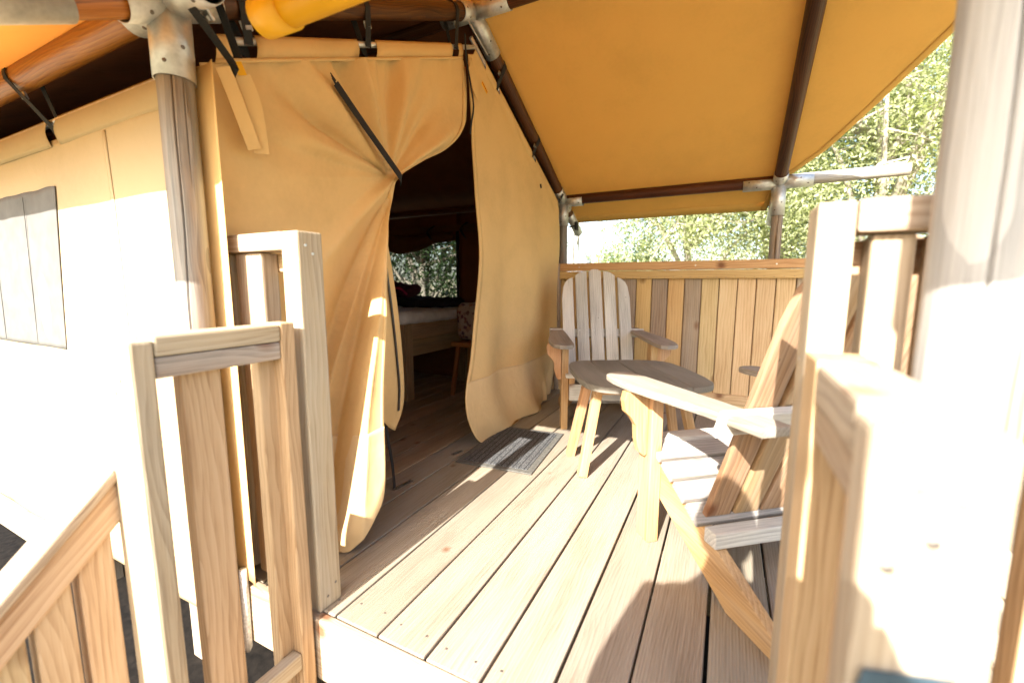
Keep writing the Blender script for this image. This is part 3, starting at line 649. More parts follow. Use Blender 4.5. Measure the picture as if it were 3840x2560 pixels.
# corner tabs with yellow labels
t1 = slab('corner_tab', ew, [(0, 0), (0.07, 0.085), (0.10, 0.03), (0.06, -0.06), (0.01, -0.09)], 0.002, frame((XG+0.03, 2.090, 1.984), (0, 0, 1), (1, 0, 0)) @ Matrix.Rotation(math.pi, 4, 'Y') @ Matrix.Translation((-0.02, -0.02, 0)), 'canvas', 0)
y1_ = ribbon('yellow_label', ew, [(XG+0.045, 2.118, 1.969), (XG+0.05, 2.165, 1.932)], 0.024, (1, 0, 0.1), 'yellow'); ribbon('red_line', y1_, [(XG+0.047, 2.119, 1.969), (XG+0.052, 2.164, 1.932)], 0.003, (1, 0, 0.1), 'red')
for k, (pts, w) in enumerate(([[(XG+0.07, 0.739, 1.461), (XG+0.065, 0.770, 1.395), (XG+0.055, 0.820, 1.280)], 0.035], [[(XG+0.06, 0.797, 1.467), (XG+0.06, 0.825, 1.395), (XG+0.052, 0.842, 1.274)], 0.04])):
    ribbon('corner_tab', ew, pts, w, (1, -0.4, 0), 'canvas', 0.002)
ribbon('yellow_label', ew, [(XG+0.062, 0.783, 1.494), (XG+0.066, 0.794, 1.463)], 0.022, (1, -0.3, 0), 'yellow')

cl_ = bbox('clamp', tf, -1.215, -1.195, YF+0.10, YF+0.16, 1.37, 1.44, 'strap', 'z', 0.003); rod('clamp_arm', cl_, (-1.27, YF+0.13, 1.40), (-1.21, YF+0.13, 1.41), 0.006, 'strap')
# webbing straps that tie rods to the poles
def pole_strap(parent, p, d, r, down, w=0.029, buck=True, tail=0.03):
    """loop round a pole at p (axis d) then down to `down`"""
    d = Vector(d).normalized(); p = Vector(p); dn = Vector(down)-p; dn = (dn-d*dn.dot(d)).normalized(); sd_ = d.cross(dn)
    R = r+0.003; pts = []; nn = []
    for k in range(13):
        a = -math.pi*0.62+k/12*(2*math.pi-0.76*math.pi)+math.pi
        n = dn*math.cos(a)+sd_*math.sin(a); pts.append(p+n*R); nn.append(n)
    s = ribbon('strap', parent, [Vector(down)+sd_*0.013]+pts+[Vector(down)-sd_*0.013, Vector(down)-sd_*0.004-Vector((0, 0, tail))], w, [sd_]+nn+[-sd_, -sd_], 'strap', sub=2)
    if buck:
        to = (Vector((0, 0, 0.9))-p).normalized(); side = sd_ if sd_.dot(to) > 0 else -sd_
        c = p+dn*(R+0.012)+side*0.02
        mtx = frame(c, dn, side)
        b = link('buckle', box_mesh(w+0.006, 0.026, 0.007, 0.002, 'buckle'), 'buckle', s, mtx)
        link('buckle_lever', box_mesh(w*0.7, 0.012, 0.006, 0.002, 'steel_dark'), 'steel_dark', s, mtx @ Matrix.Translation((0, 0.004, 0.006)))
    return s
for y in (0.852, 1.326, 1.925):
    zr = ZE+SL*(y-YN); pole_strap(ew, (XG, y-0.03, zr-SL*0.03), rn, PR, (XG-0.005, y+0.005, ztop(y)-0.01))
for y in (2.376, 2.893, 3.41):
    zr = ZR-SL*(y-YR); pole_strap(ew, (XG, y+0.02, zr-SL*0.02), rf, PR, (XG-0.005, y-0.02, ztop(y)-0.01))
pole_strap(ew, (XG+0.11, YN, ZE+0.01), (1, 0, 0), S, (XG+0.075, 0.770, 1.489), 0.028)
rod('toggle', ew, (XG+0.03, 2.970, 1.620), (XG+0.03, 2.979, 1.593), 0.006, 'strap')

# ------------------------------------------------------------------ side wall with window
sw = thing('side_wall', 'pale canvas side wall with a grey window panel in full sun', 'canvas wall', (-2.8, 0.655, 0))
def sidew(u, v):
    x = -4.6+(4.6+XG-0.005)*u; z = 1.405-1.58*v
    y = 0.708+0.008*mnoise.noise(Vector((x*2.2, z*1.6, 2.0)))+0.004*math.sin(x*7+z*2)*v-0.05*sm(0.85, 1.0, v)*0
    return (x, y, z)
grid('wall_panel', sidew, 140, 60, 'side', sw)
for x0, x1 in ((-4.5, -2.93), (-2.84, -2.18), (-2.11, -1.345)):
    grid('top_hem', lambda u, v, a=x0, b=x1: (a+(b-a)*u, 0.712-0.018*math.cos((v*2-1)*1.3), 1.475-0.093*v), 20, 6, 'side', sw)
def winp(u, v):
    x = -3.9+(3.9-2.19)*u-0.085*v; z = 1.252-0.602*v
    return (x, 0.7035-0.0018*(1-v*0.75)*math.sin(x*24+math.sin(x*9)), z+0.0015*math.sin(x*30)*(1-v))
wn_ = grid('window', winp, 160, 30, 'mesh_win', sw, 'grey mesh window panel with soft pleats')
for x in (-2.47, -2.82): board('window_seam', wn_, (x-0.004, 0.6985, 1.235), (x-0.07, 0.7025, 0.66), 0.002, 0.002, 'mesh_win', (0, -1, 0), 0)
grid('corner_strip', lambda u, v: (XG-0.012+0.10*u, 0.701+0.010*math.sin(u*3), 1.46-1.44*v), 6, 30, 'canvas', sw)
for x in (-1.80,): grid('seam', lambda u, v, x=x: (x+0.022*u, sidew((x+4.6)/(4.6+XG-0.005), v*0.98)[1]-0.0022, 1.38-1.5*v), 2, 30, 'side', sw)
for x in (-2.145, -2.885):
    pole_strap(sw, (x-0.05, YN, ZE+0.005), (1, 0, 0), PR+0.001, (x, 0.712, 1.45), 0.026)
ribbon('thin_cord', sw, [(XG-0.12, YN+0.03, ZE-0.10), (XG-0.16, 0.721, 1.472)], 0.012, (0, -1, 0), 'strap')

# ------------------------------------------------------------------ inner tent
it = thing('inner_tent', 'dark red brown inner tent with a window in its far wall', 'inner tent', (-2.8, 1.9, 0))
XB = -4.6; WX0, WX1, WZ0, WZ1 = -3.21, -2.31, 0.70, 1.31; YI = 3.475
def quad(name, pts, mat, parent):
    me = bpy.data.meshes.new(name); me.from_pydata(pts, [], [tuple(range(len(pts)))]); return link(name, me, mat, parent)
def nz(x, z): return 0.012*mnoise.noise(Vector((x*3, z*3, 7)))
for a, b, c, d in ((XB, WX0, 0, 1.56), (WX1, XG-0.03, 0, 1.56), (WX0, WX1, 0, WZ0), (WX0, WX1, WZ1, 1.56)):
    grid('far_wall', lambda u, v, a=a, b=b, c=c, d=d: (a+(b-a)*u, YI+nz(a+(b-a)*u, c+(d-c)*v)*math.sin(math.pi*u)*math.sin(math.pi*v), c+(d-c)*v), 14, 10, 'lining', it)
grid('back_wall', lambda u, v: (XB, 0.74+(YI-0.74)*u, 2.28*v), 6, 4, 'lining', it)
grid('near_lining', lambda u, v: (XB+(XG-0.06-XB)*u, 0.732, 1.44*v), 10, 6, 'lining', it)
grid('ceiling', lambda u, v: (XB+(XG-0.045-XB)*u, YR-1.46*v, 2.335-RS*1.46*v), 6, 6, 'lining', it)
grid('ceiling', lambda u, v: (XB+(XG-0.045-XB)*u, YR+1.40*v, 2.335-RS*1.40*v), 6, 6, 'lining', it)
wp = quad('window', [(WX0, YI+0.01, WZ0), (WX1, YI+0.01, WZ0), (WX1, YI+0.01, WZ1), (WX0, YI+0.01, WZ1)], 'pane', it)
board('window_edge', wp, (WX1+0.01, YI-0.012, WZ0), (WX1+0.01, YI-0.012, 1.45), 0.03, 0.012, 'zip', (0, -1, 0))
board('wall_batten', it, (-3.5, YI-0.02, 1.41), (-1.92, YI-0.02, 1.43), 0.06, 0.02, 'rolled', (0, -1, 0))
def roll(u, v):
    x = -3.24+0.94*u; a = 2*math.pi*v; r = 0.055*(1+0.35*math.sin(u*4.2+0.6))*(0.5+0.5*sm(0, .06, u)*sm(0, .06, 1-u))
    sag = 0.055*math.sin(math.pi*min(1, u*1.25))**1.0
    return (x, YI-0.07+r*0.75*math.cos(a), 1.34-sag+r*math.sin(a)*1.1+0.006*math.sin(a*5+u*20))
grid('rolled_blind', roll, 60, 20, 'rolled', it, 'rolled up window blind sagging over the window', thick=0)
for x, z in ((-2.55, 1.46), (-2.18, 1.47)): ribbon('blind_strap', it, [(x, YI-0.02, z), (x-0.01, YI-0.12, z-0.06), (x+0.02, YI-0.13, z-0.12), (x, YI-0.03, z-0.16)], 0.022, (0, -1, 0), 'strap')

# ------------------------------------------------------------------ bed and things inside
bed = thing('bed', 'rough wooden bed standing inside the tent by the window', 'bed', (-3.1, 2.8, 0))
bbox('leg', bed, -2.25, -2.165, 2.535, 2.62, 0.002, 0.60, 'bed_wood', 'z')
bbox('leg', bed, -4.15, -4.065, 2.535, 2.62, 0.002, 0.60, 'bed_wood', 'z')
bbox('leg', bed, -2.25, -2.165, 3.36, 3.44, 0.002, 0.60, 'bed_wood', 'z')
bbox('rail', bed, -2.205, -2.172, 2.622, 3.358, 0.475, 0.597, 'bed_wood', 'y'); bbox('rail', bed, -2.208, -2.175, 2.622, 3.358, 0.345, 0.472, 'bed_wood', 'y')
bbox('rail', bed, -4.06, -2.252, 2.55, 2.583, 0.36, 0.597, 'bed_wood', 'x')
bbox('slat_base', bed, -4.06, -2.21, 2.585, 3.44, 0.56, 0.585, 'bed_wood', 'x')
def pad(name, parent, x0, x1, y0, y1, z0, z1, mat, seed=0, amp=0.012, r=0.05, label=None, n=26):
    """soft cushion-like block"""
    bm = bmesh.new(); bmesh.ops.create_cube(bm, size=1.0); bmesh.ops.subdivide_edges(bm, edges=bm.edges[:], cuts=n, use_grid_fill=True)
    sx, sy, sz = x1-x0, y1-y0, z1-z0
    for v in bm.verts:
        p = Vector((v.co.x*sx, v.co.y*sy, v.co.z*sz)); h = Vector((sx, sy, sz))/2
        q = Vector([max(-h[i]+min(r, h[i]), min(h[i]-min(r, h[i]), p[i])) for i in range(3)]); d = p-q
        if d.length > 1e-6: p = q+d.normalized()*min(d.length, min(r, min(h)))
        k = mnoise.noise(Vector((p.x*7+seed, p.y*7, p.z*4)))+0.5*mnoise.noise(Vector((p.x*19+seed, p.y*19, p.z*8)))
        v.co = p+Vector((0.3*k, 0.3*k, k))*amp+Vector(((x0+x1)/2, (y0+y1)/2, (z0+z1)/2))
    me = bpy.data.meshes.new(name); bm.to_mesh(me); bm.free(); return link(name, me, mat, parent, None, label, smooth=True)
tag(pad('mattress', None, -4.05, -2.16, 2.52, 3.45, 0.586, 0.695, 'sheet', 1, 0.006, 0.045), 'mattress in a plain grey sheet on the wooden bed', 'mattress')
tag(pad('duvet', None, -3.7, -2.17, 3.05, 3.44, 0.70, 0.78, 'duvet', 4, 0.022, 0.05), 'flattened black duvet lying along the back of the bed', 'bedding')
bl = pad('blanket', None, -3.3, -2.64, 3.12, 3.42, 0.77, 0.905, 'plum', 9, 0.045, 0.09); tag(bl, 'crumpled dark plum blanket heaped under the tent window', 'blanket')
ribbon('magenta_edge', bl, [(-2.86, 3.10, 0.80), (-2.79, 3.10, 0.86), (-2.71, 3.12, 0.865), (-2.65, 3.14, 0.81)], 0.02, (0, -1, 0.3), 'magenta')
st = thing('stool', 'small orange brown wooden stool half hidden by the right curtain', 'stool', (-1.82, 2.98, 0))
bbox('seat', st, -1.965, -1.68, 2.84, 3.11, 0.41, 0.445, 'stool', 'x', 0.006)
for sx in (-1, 1):
    for sy in (-1, 1): board('leg', st, (-1.82+sx*0.10, 2.975+sy*0.09, 0.409), (-1.82+sx*0.145, 2.975+sy*0.12, 0.003), 0.03, 0.03, 'stool', (0, 1, 0))
tag(pad('cushion', None, -1.97, -1.70, 2.90, 3.06, 0.447, 0.76, 'cushion', 3, 0.012, 0.07), 'cushion in a flowered brown and red cover on the stool', 'cushion')

# ------------------------------------------------------------------ fence at the far side
fe = thing('board_fence', 'wooden privacy fence of upright boards closing the far side of the deck', 'fence', (-0.3, 3.475, 0))
FX1 = 0.615; gp = -0.056; x = gp-11*0.1174
FM = ['fence_warm', 'fence_warm', 'fence_warm', 'fence_warm', 'fence_warm', 'fence_grey', 'fence_warm', 'fence_grey', 'fence_warm', 'fence_grey', 'fence_pale', 'fence_pale', 'fence_pale', 'fence_pale', 'fence_pale', 'fence_grey', 'fence_warm']
i = 0
while x < FX1-0.05:
    m_ = FM[i % len(FM)]
    board('board', fe, (x+0.0587, 3.485+rnd.uniform(-.0015, .0015), 0.04), (x+0.0587, 3.485, 0.97), 0.1115, 0.02, m_, (0, -1, 0), 0.003, jit=0.003)
    x += 0.1174; i += 1
bbox('backing_board', fe, -1.265, FX1-0.02, 3.501, 3.509, 0.05, 0.97, 'bed_wood', 'x')
bbox('rail', fe, -1.265, FX1, 3.441, 3.535, 1.014, 1.076, 'fence_warm', 'x', 0.004); bbox('rail', fe, -1.265, FX1, 3.432, 3.473, 0.947, 1.009, 'fence_warm', 'x', 0.004)
bbox('rail', fe, -1.265, FX1, 3.434, 3.473, 0.038, 0.104, 'fence_pale', 'x', 0.004); bbox('rail', fe, -1.265, FX1, 3.441, 3.52, 0.002, 0.035, 'fence_pale', 'x', 0.004)
bbox('post', fe, -1.337, -1.300, 3.41, 3.48, 0.003, 1.08, 'fence_warm', 'z'); bbox('post', fe, -1.298, -1.266, 3.423, 3.50, 0.003, 1.076, 'fence_grey', 'z')
bbox('post', fe, FX1+0.001, FX1+0.066, 3.43, 3.51, 0.003, 1.086, 'fence_warm', 'z')
for x in np.arange(-1.19, 0.55, 0.1174/2): bolt('nail', fe, (x, 3.4315, 0.957+rnd.uniform(-.002, .004)), (0, -1, 0), 0.0028, 'bolt', 0.002)
for x in (-1.1, -0.22, 0.288): bolt('screw', fe, (x, 3.4405, 1.043), (0, -1, 0), 0.006, 'screw', 0.002)

# ------------------------------------------------------------------ railings
lr = thing('deck_railing', 'pale wooden railing at the left deck edge between steps and cracked tent post', 'railing', (-1.15, 0.76, 0))
bbox('post', lr, -1.015, -0.953, 0.730, 0.803, 0.001, 1.033, 'larch_pale', 'z', 0.005)
bbox('top_rail', lr, -1.318, -1.0165, 0.731, 0.798, 0.987, 1.034, 'larch_pale', 'x', 0.006)
bbox('back_rail', lr, -1.335, -1.0165, 0.800, 0.835, 0.935, 0.985, 'larch', 'x', 0.004)
bbox('slat', lr, -1.352, -1.268, 0.752, 0.787, 0.03, 0.985, 'larch_grey', 'z', 0.004); bbox('slat', lr, -1.238, -1.125, 0.748, 0.798, 0.03, 0.985, 'larch_pale', 'z', 0.006)
bbox('foot_rail', lr, -1.36, -1.0165, 0.803, 0.838, 0.055, 0.105, 'larch', 'x', 0.004)
for z in (0.988, 1.008): bolt('screw', lr, (-0.9525, 0.752+(1.008-z), z-0.01), (1, 0, 0), 0.0045, 'screw', 0.001)
for y, z in ((0.757, 0.035), (0.785, 0.06)): bolt('screw', lr, (-0.9525, y, z), (1, 0, 0), 0.004, 'bolt', 0.001)

def stair_rail(sgn, xin, label, mats, near=(0.372, 0.411), far=(0.668, 0.704), ztop_=0.797, nw=0.122):
    """xin = face towards the steps; sgn = +1 when that face looks to +X"""
    s = sgn; t = thing('stair_railing', label, 'railing', (xin, 0.3, -0.5))
    X = lambda d: sorted((xin, xin-s*d))
    a, b = X(nw); bbox('post', t, a, b, near[0], near[1], -0.75, ztop_, mats[0], 'z', 0.006)
    a, b = X(0.06); bbox('post', t, a, b, far[0], far[1], -0.55, ztop_+0.012, mats[1], 'z', 0.004)
    a, b = X(0.07); bbox('top_rail', t, a-s*0.001, b-s*0.001, near[1]+0.001, far[0]-0.001, 0.765, ztop_+0.008, mats[0], 'y', 0.005)
    a, b = sorted((xin-s*0.004, xin-s*0.036)); bbox('under_rail', t, a, b, near[1]+0.001, far[0]-0.001, 0.722, 0.7635, mats[2], 'y', 0.004)
    a, b = sorted((xin-s*0.038, xin-s*0.072)); y0, y1 = near[1]+0.057, near[1]+0.135
    bbox('slat', t, a, b, y0, y1, -0.50, 0.762, mats[1], 'z', 0.005); bbox('slat', t, a, b, far[0]-0.036, far[0]+0.03, -0.5, 0.762, mats[1], 'z', 0.005)
    a, b = sorted((xin-s*0.004, xin-s*0.036)); bbox('foot_rail', t, a, b, near[1]+0.001, far[0]-0.001, -0.115, -0.07, mats[0], 'y', 0.004)
    # sloping handrail down the steps, 45 degrees, fixed to the outer half of the post
    xo = xin-s*(nw-0.012); p0 = Vector((xo-s*0.03, near[0]-0.004, 0.540)); L = 0.60; dn = Vector((0, -0.7071, -0.7071))
    n45 = Vector((0, -0.7071, 0.7071))
    board('sloping_rail', t, p0-n45*0.010, p0+dn*L-n45*0.010, 0.075, 0.020, mats[0], n45, 0.005)
    board('under_rail', t, p0+Vector((s*0.012, 0.0, 0))-n45*0.0505+dn*0.02, p0+Vector((s*0.012, 0, 0))-n45*0.0505+dn*L, 0.034, 0.060, mats[3], n45, 0.004)
    for k in range(6):
        yb = near[0]-0.014-k*0.065; a, b = sorted((xo-s*0.008, xo-s*0.05))
        bbox('slat', t, a, b, yb-0.0535, yb, -0.85-k*0.03, 0.540-(near[0]-yb)-0.064, mats[3], 'z', 0.004)
    board('lower_post', t, (xo-s*0.03, near[0]-0.46, 0.16), (xo-s*0.03, near[0]-0.46, -0.95), 0.07, 0.06, mats[0], (0, 1, 0), 0.005)
    for z in (0.70, 0.725): bolt('screw', t, (xin-s*0.04-(0.725-z)*0.9, near[0]-0.0005, z), (0, -1, 0), 0.0045, 'bolt', 0.001)
    return t
stair_rail(1, -0.95, 'wooden stair railing left of the steps with wide slats and sloping handrail', ('larch_pale', 'larch', 'larch_grey', 'larch'))
rr_ = thing('deck_railing', 'sunlit wooden railing at the right deck edge behind the near grey post', 'railing', (0.3, 0.76, 0))
bbox('post', rr_, 0.105, 0.149, 0.730, 0.812, 0.001, 1.012, 'larch_pale', 'z', 0.005)
bbox('top_rail', rr_, 0.1505, 0.80, 0.731, 0.798, 0.970, 1.014, 'larch_pale', 'x', 0.006)
bbox('back_rail', rr_, 0.1505, 0.80, 0.800, 0.835, 0.915, 0.965, 'larch', 'x', 0.004)
for x in (0.171, 0.236, 0.297, 0.37, 0.46, 0.56, 0.66): bbox('slat', rr_, x, x+0.048, 0.750, 0.796, 0.03, 0.968, 'larch_pale' if x < 0.2 else 'larch', 'z', 0.005)
bbox('foot_rail', rr_, 0.1505, 0.80, 0.803, 0.838, 0.055, 0.105, 'larch', 'x', 0.004)
bolt('screw', rr_, (0.1045, 0.775, 0.79), (-1, 0, 0), 0.004, 'screw', 0.001)
sr = stair_rail(-1, 0.096, 'blurred wooden stair railing close by on the right of the steps', ('larch_pale', 'larch', 'larch_pale', 'larch'), near=(0.372, 0.416), far=(0.588, 0.668), ztop_=0.803, nw=0.078)
for x, z in ((0.127, 0.762), (0.148, 0.756)): bolt('screw', sr, (x, 0.3715, z), (0, -1, 0), 0.0042, 'screw', 0.0015)
pl = slab('bracket_plate', sr, [(0.0, 0.0), (0.05, -0.012), (0.06, -0.06), (0.012, -0.06)], 0.002, frame((0.094, 0.368, 0.632), (0, 0, 1), (0, -1, 0)) @ Matrix.Rotation(math.pi, 4, 'Y') @ Matrix.Translation((-0.062, 0, 0)), 'bluesteel', 0, 'blue grey metal plate on the near post')

# ------------------------------------------------------------------ chairs
def rot2(p, a): return (p[0]*math.cos(a)-p[1]*math.sin(a), p[0]*math.sin(a)+p[1]*math.cos(a))
def make_chair(label, loc, rotz, seed, backmat='chair_grey'):
    t = thing('adirondack_chair', label, 'chair', loc, rotz, 'weathered slatted deck chairs'); W = WM[t]
    rr = random.Random(seed)
    def brd(name, p0, p1, w, th, mat, upv, bev=0.004): return board(name, t, W @ Vector(p0), W @ Vector(p1), w, th, mat, W.to_3x3() @ Vector(upv), bev)
    for s in (-1, 1):
        brd('leg', (s*0.272, 0.02, 0.002), (s*0.272, 0.02, 0.543), 0.042, 0.078, 'chair_warm', (0, 1, 0))
        # side rail running from the leg down to the floor behind
        poly = [(-0.045, 0.335), (0.03, 0.325), (0.331, 0.163), (0.60, 0.035), (0.60, 0.0), (0.40, 0.0), (-0.045, 0.205)]
        mt = W @ Matrix.Translation((s*0.232, 0, 0)) @ Matrix(((0, 0, 1, 0), (1, 0, 0, 0), (0, 1, 0, 0), (0, 0, 0, 1)))
        # local y must follow the length: swap so grain runs lengthways
        poly2 = [(z, y) for y, z in poly]; mt2 = W @ Matrix.Translation((s*0.232, 0, 0)) @ Matrix(((0, 0, 1, 0), (0, 1, 0, 0), (1, 0, 0, 0), (0, 0, 0, 1)))
        slab('side_rail', t, poly2, 0.034, mt2, 'chair_warm', 0.004)
        # arm: broad rounded paddle
        arm = [(0.042, 0.56), (0.048, 0.36), (0.07, 0.20), (0.088, 0.04), (0.086, -0.09), (0.072, -0.17), (0.042, -0.207), (0.0, -0.215), (-0.034, -0.195), (-0.049, -0.14), (-0.05, -0.04), (-0.052, 0.30), (-0.046, 0.56)]
        arm = [(s*(x_), y_) for x_, y_ in arm]
        if s < 0: arm = arm[::-1]
        slab('arm', t, arm, 0.024, W @ Matrix.Translation((s*0.285, 0.0, 0.556)) @ Matrix.Rotation(0.035, 4, 'X'), 'arm_grey', 0.006)
        # curved bracket on the outer side of the leg
        br = [(0, 0), (0.085, 0), (0.092, -0.03), (0.085, -0.07), (0.06, -0.095), (0.045, -0.12), (0.042, -0.17), (0.03, -0.215), (0.012, -0.23), (0, -0.225)]
        br = [(s*a_, b_) for a_, b_ in br]
        if s < 0: br = br[::-1]
        slab('bracket', t, br, 0.034, W @ Matrix.Translation((s*0.2935, 0.02, 0.5425)) @ Matrix(((1, 0, 0, 0), (0, 0, -1, 0), (0, 1, 0, 0), (0, 0, 0, 1))), 'chair_warm', 0.004)
    d = Vector((0, 0.301, -0.162)).normalized(); n = Vector((0, 0.162, 0.301)).normalized()
    for k in range(4):
        c = Vector((0, 0.015, 0.345))+d*(0.079*k+0.04)+n*0.0
        brd('seat_slat', c+Vector((-0.272+rr.uniform(0, .01), 0, 0)), c+Vector((0.272, 0, 0)), 0.068, 0.022, 'seat_grey', n)
    brd('apron', (-0.25, -0.058, 0.25), (0.25, -0.058, 0.25), 0.022, 0.10, 'chair_grey', (0, 0, 1)); brd('front_slat', (-0.27, -0.025, 0.348), (0.27, -0.025, 0.348), 0.07, 0.022, 'chair_grey', (0, 0, 1))
    brd('rear_slat', (-0.262, 0.335, 0.185), (0.262, 0.335, 0.185), 0.05, 0.045, 'chair_grey', (0, 0, 1))
    # back of five fanned slats
    lean = math.radians(21); by = Vector((0, math.sin(lean), math.cos(lean))); bn = Vector((0, -math.cos(lean), math.sin(lean)))
    base = Vector((0, 0.285, 0.215))
    tops = {0: (0.845, 0.845), 1: (0.835, 0.80), 2: (0.785, 0.69)}
    for k in (-2, -1, 0, 1, 2):
        w = 0.082 if k else 0.088; fan = -k*math.radians(0.25); hi, ho = tops[abs(k)]; L = []
        if k == 0: L = [(-w/2, 0), (w/2, 0), (w/2, hi-0.012), (w/4, hi+0.002), (0, hi+0.004), (-w/4, hi+0.002), (-w/2, hi-0.012)]
        else:
            s = 1 if k > 0 else -1; sag = 0.018
            L = [(-s*w/2, 0), (s*w/2, 0), (s*w/2, ho-0.06*(abs(k) == 2)), (s*w*0.36, ho+(hi-ho)*0.25), (s*w*0.15, ho+(hi-ho)*0.62), (-s*w*0.15, ho+(hi-ho)*0.88), (-s*w/2, hi)]
            if s < 0: L = L[::-1]
        org = base+Vector((k*0.0985, 0, 0))+bn*0.012
        xx = Vector((1, 0, 0)); R = Matrix(((xx.x, by.x, -bn.x*-1, org.x), (xx.y, by.y, bn.y, org.y), (xx.z, by.z, bn.z, org.z), (0, 0, 0, 1)))
        sl_ = slab('back_slat', t, L, 0.021, W @ R @ Matrix.Rotation(fan, 4, 'Z'), backmat, 0.004)
    for h, x_ in ((0.375, 0.335),):
        c = base+by*h-bn*0.016
        brd('cross_rail', c+Vector((-x_, 0, 0)), c+Vector((x_, 0, 0)), 0.06, 0.028, 'chair_grey' if h > 0.2 else 'chair_warm', bn)
        if h > 0.2:
            for k in (-2, -1, 0, 1, 2):
                for q in (-0.025, 0.025): bolt('screw', t, W @ (base+by*(h+0.01)+bn*0.0228+Vector((k*0.099+q, 0, 0))), W.to_3x3() @ bn, 0.0045, 'screw', 0.0015)
    brd('rear_rail', (-0.214, 0.56, 0.04), (0.214, 0.56, 0.04), 0.03, 0.06, 'chair_grey', (0, 0, 1))
    return t
make_chair('weathered grey slatted chair in the corner against the fence', (-0.63, 2.61, 0), math.radians(26), 1)
make_chair('slatted chair nearest the steps with a sunlit arm, turned away', (-0.011, 1.70, 0), math.radians(180+39), 2, 'chair_brown')

# ------------------------------------------------------------------ table
tb = thing('garden_table', 'low weathered table with rounded plank top between the two chairs', 'table', (-0.40, 2.185, 0), math.radians(28)); W = WM[tb]
def sup(x, hw=0.305, hl=0.35, n=4.2):
    return hl*(max(0, 1-abs(x/hw)**n))**(1/n)
edges = [-0.305, -0.155, 0.0, 0.15, 0.305]
for a, b in zip(edges, edges[1:]):
    xs = np.linspace(a+0.001, b-0.001, 12); L = [(float(x), sup(x)) for x in xs][::-1]+[(float(x), -sup(x)) for x in xs]
    L = [(x, y if abs(y) > 0.01 else math.copysign(0.01, y)) for x, y in L]
    slab('top_plank', tb, L, 0.028, W @ Matrix.Translation((0, 0, 0.452+rnd.uniform(-.001, .001))), 'table_grey', 0.006)
for sy in (-1, 1):
    board('batten', tb, W @ Vector((-0.24, sy*0.19, 0.42)), W @ Vector((0.24, sy*0.19, 0.42)), 0.07, 0.032, 'chair_warm', (0, 0, 1), 0.004)
WI = W.inverted()
for base, top in (((-0.700, 2.103), (-0.585, 2.012)), ((-0.566, 1.880), (-0.512, 1.935)), ((-0.085, 2.27), (-0.20, 2.34)), ((-0.215, 2.49), (-0.27, 2.42))):
    board('leg', tb, (*top, 0.436), (*base, 0.004), 0.042, 0.042, 'chair_warm', (1, 0.6, 0), 0.004)

# ------------------------------------------------------------------ small things on the deck
dm = thing('doormat', 'charcoal ribbed doormat with a rubber rim before the entrance', 'doormat', (-1.015, 2.065, 0.003), math.radians(5)); W = WM[dm]
link('rim', box_mesh(0.41, 0.605, 0.006, 0.002, 'mat_rim'), 'mat_rim', dm, W @ Matrix.Translation((0, 0, 0.003)))
link('pile', box_mesh(0.345, 0.54, 0.008, 0.002, 'mat'), 'mat', dm, W @ Matrix.Translation((0, 0, 0.0055)))
def plate(label, p, rz, L=0.11):
    t = thing('floor_bracket', label, 'bracket', p, rz, 'metal brackets screwed to the deck'); W = WM[t]
    link('plate', box_mesh(0.022, L, 0.002, 0.0, 'screw'), 'screw', t, W @ Matrix.Translation((0, 0, 0.002)))
    for s in (-1, 1): bolt('screw', t, W @ Vector((0, s*L*0.38, 0.0032)), (0, 0, 1), 0.005, 'bolt', 0.0015)
plate('bare metal strip screwed to the boards left of the doorway', (-1.262, 1.43, 0), math.radians(-6)); plate('small metal strip screwed to the boards beside the doormat', (-1.255, 1.86, 0), math.radians(-12), 0.075)
# yellow tube hanging under the near eave beam
yt = thing('yellow_tube', 'bright yellow plastic tube with a collar under the roof edge', 'tube', (-0.7, 0.665, 1.43))
bm = bmesh.new(); rings(bm, [(-0.940, 0.665, 1.470), (-0.930, 0.665, 1.470), (-0.85, 0.665, 1.470)], [0.026, 0.040, 0.041], 24); me = bpy.data.meshes.new('cap'); bm.to_mesh(me); bm.free(); link('cap', me, 'yellow', yt, smooth=True)
bm = bmesh.new(); rings(bm, [(-0.86, 0.665, 1.470), (-0.40, 0.665, 1.470)], [0.036, 0.036], 24); me = bpy.data.meshes.new('shaft'); bm.to_mesh(me); bm.free(); link('shaft', me, 'yellow', yt, smooth=True)
# white rope hanging beside the skirt
bm = bmesh.new(); pts = [(-1.245, 0.70, 0.06), (-1.246, 0.70, -0.02), (-1.25, 0.70, -0.12), (-1.252, 0.70, -0.20), (-1.252, 0.70, -0.215)]
rings(bm, pts, [0.011, 0.012, 0.013, 0.013, 0.006], 12); me = bpy.data.meshes.new('white_rope'); bm.to_mesh(me); bm.free()
tag(link('white_rope', me, 'rope', smooth=True), 'thick white rope end hanging behind the left stair railing', 'rope')
# guy cleat on the sunlit beam end
cl = thing('guy_cleat', 'white wire guy line cleat on the sunlit end of the eave beam', 'cleat', (0.86, YF, ZE+0.05))
bm = bmesh.new(); rings(bm, [(0.79, YF-0.01, ZE+0.052), (0.86, YF-0.012, ZE+0.066), (0.945, YF-0.01, ZE+0.082), (0.935, YF-0.01, ZE+0.056), (0.88, YF-0.01, ZE+0.050), (0.81, YF-0.012, ZE+0.066), (0.79, YF-0.01, ZE+0.052)], [0.004]*7, 8); me = bpy.data.meshes.new('wire'); bm.to_mesh(me); bm.free(); link('wire', me, 'white', cl, smooth=True)

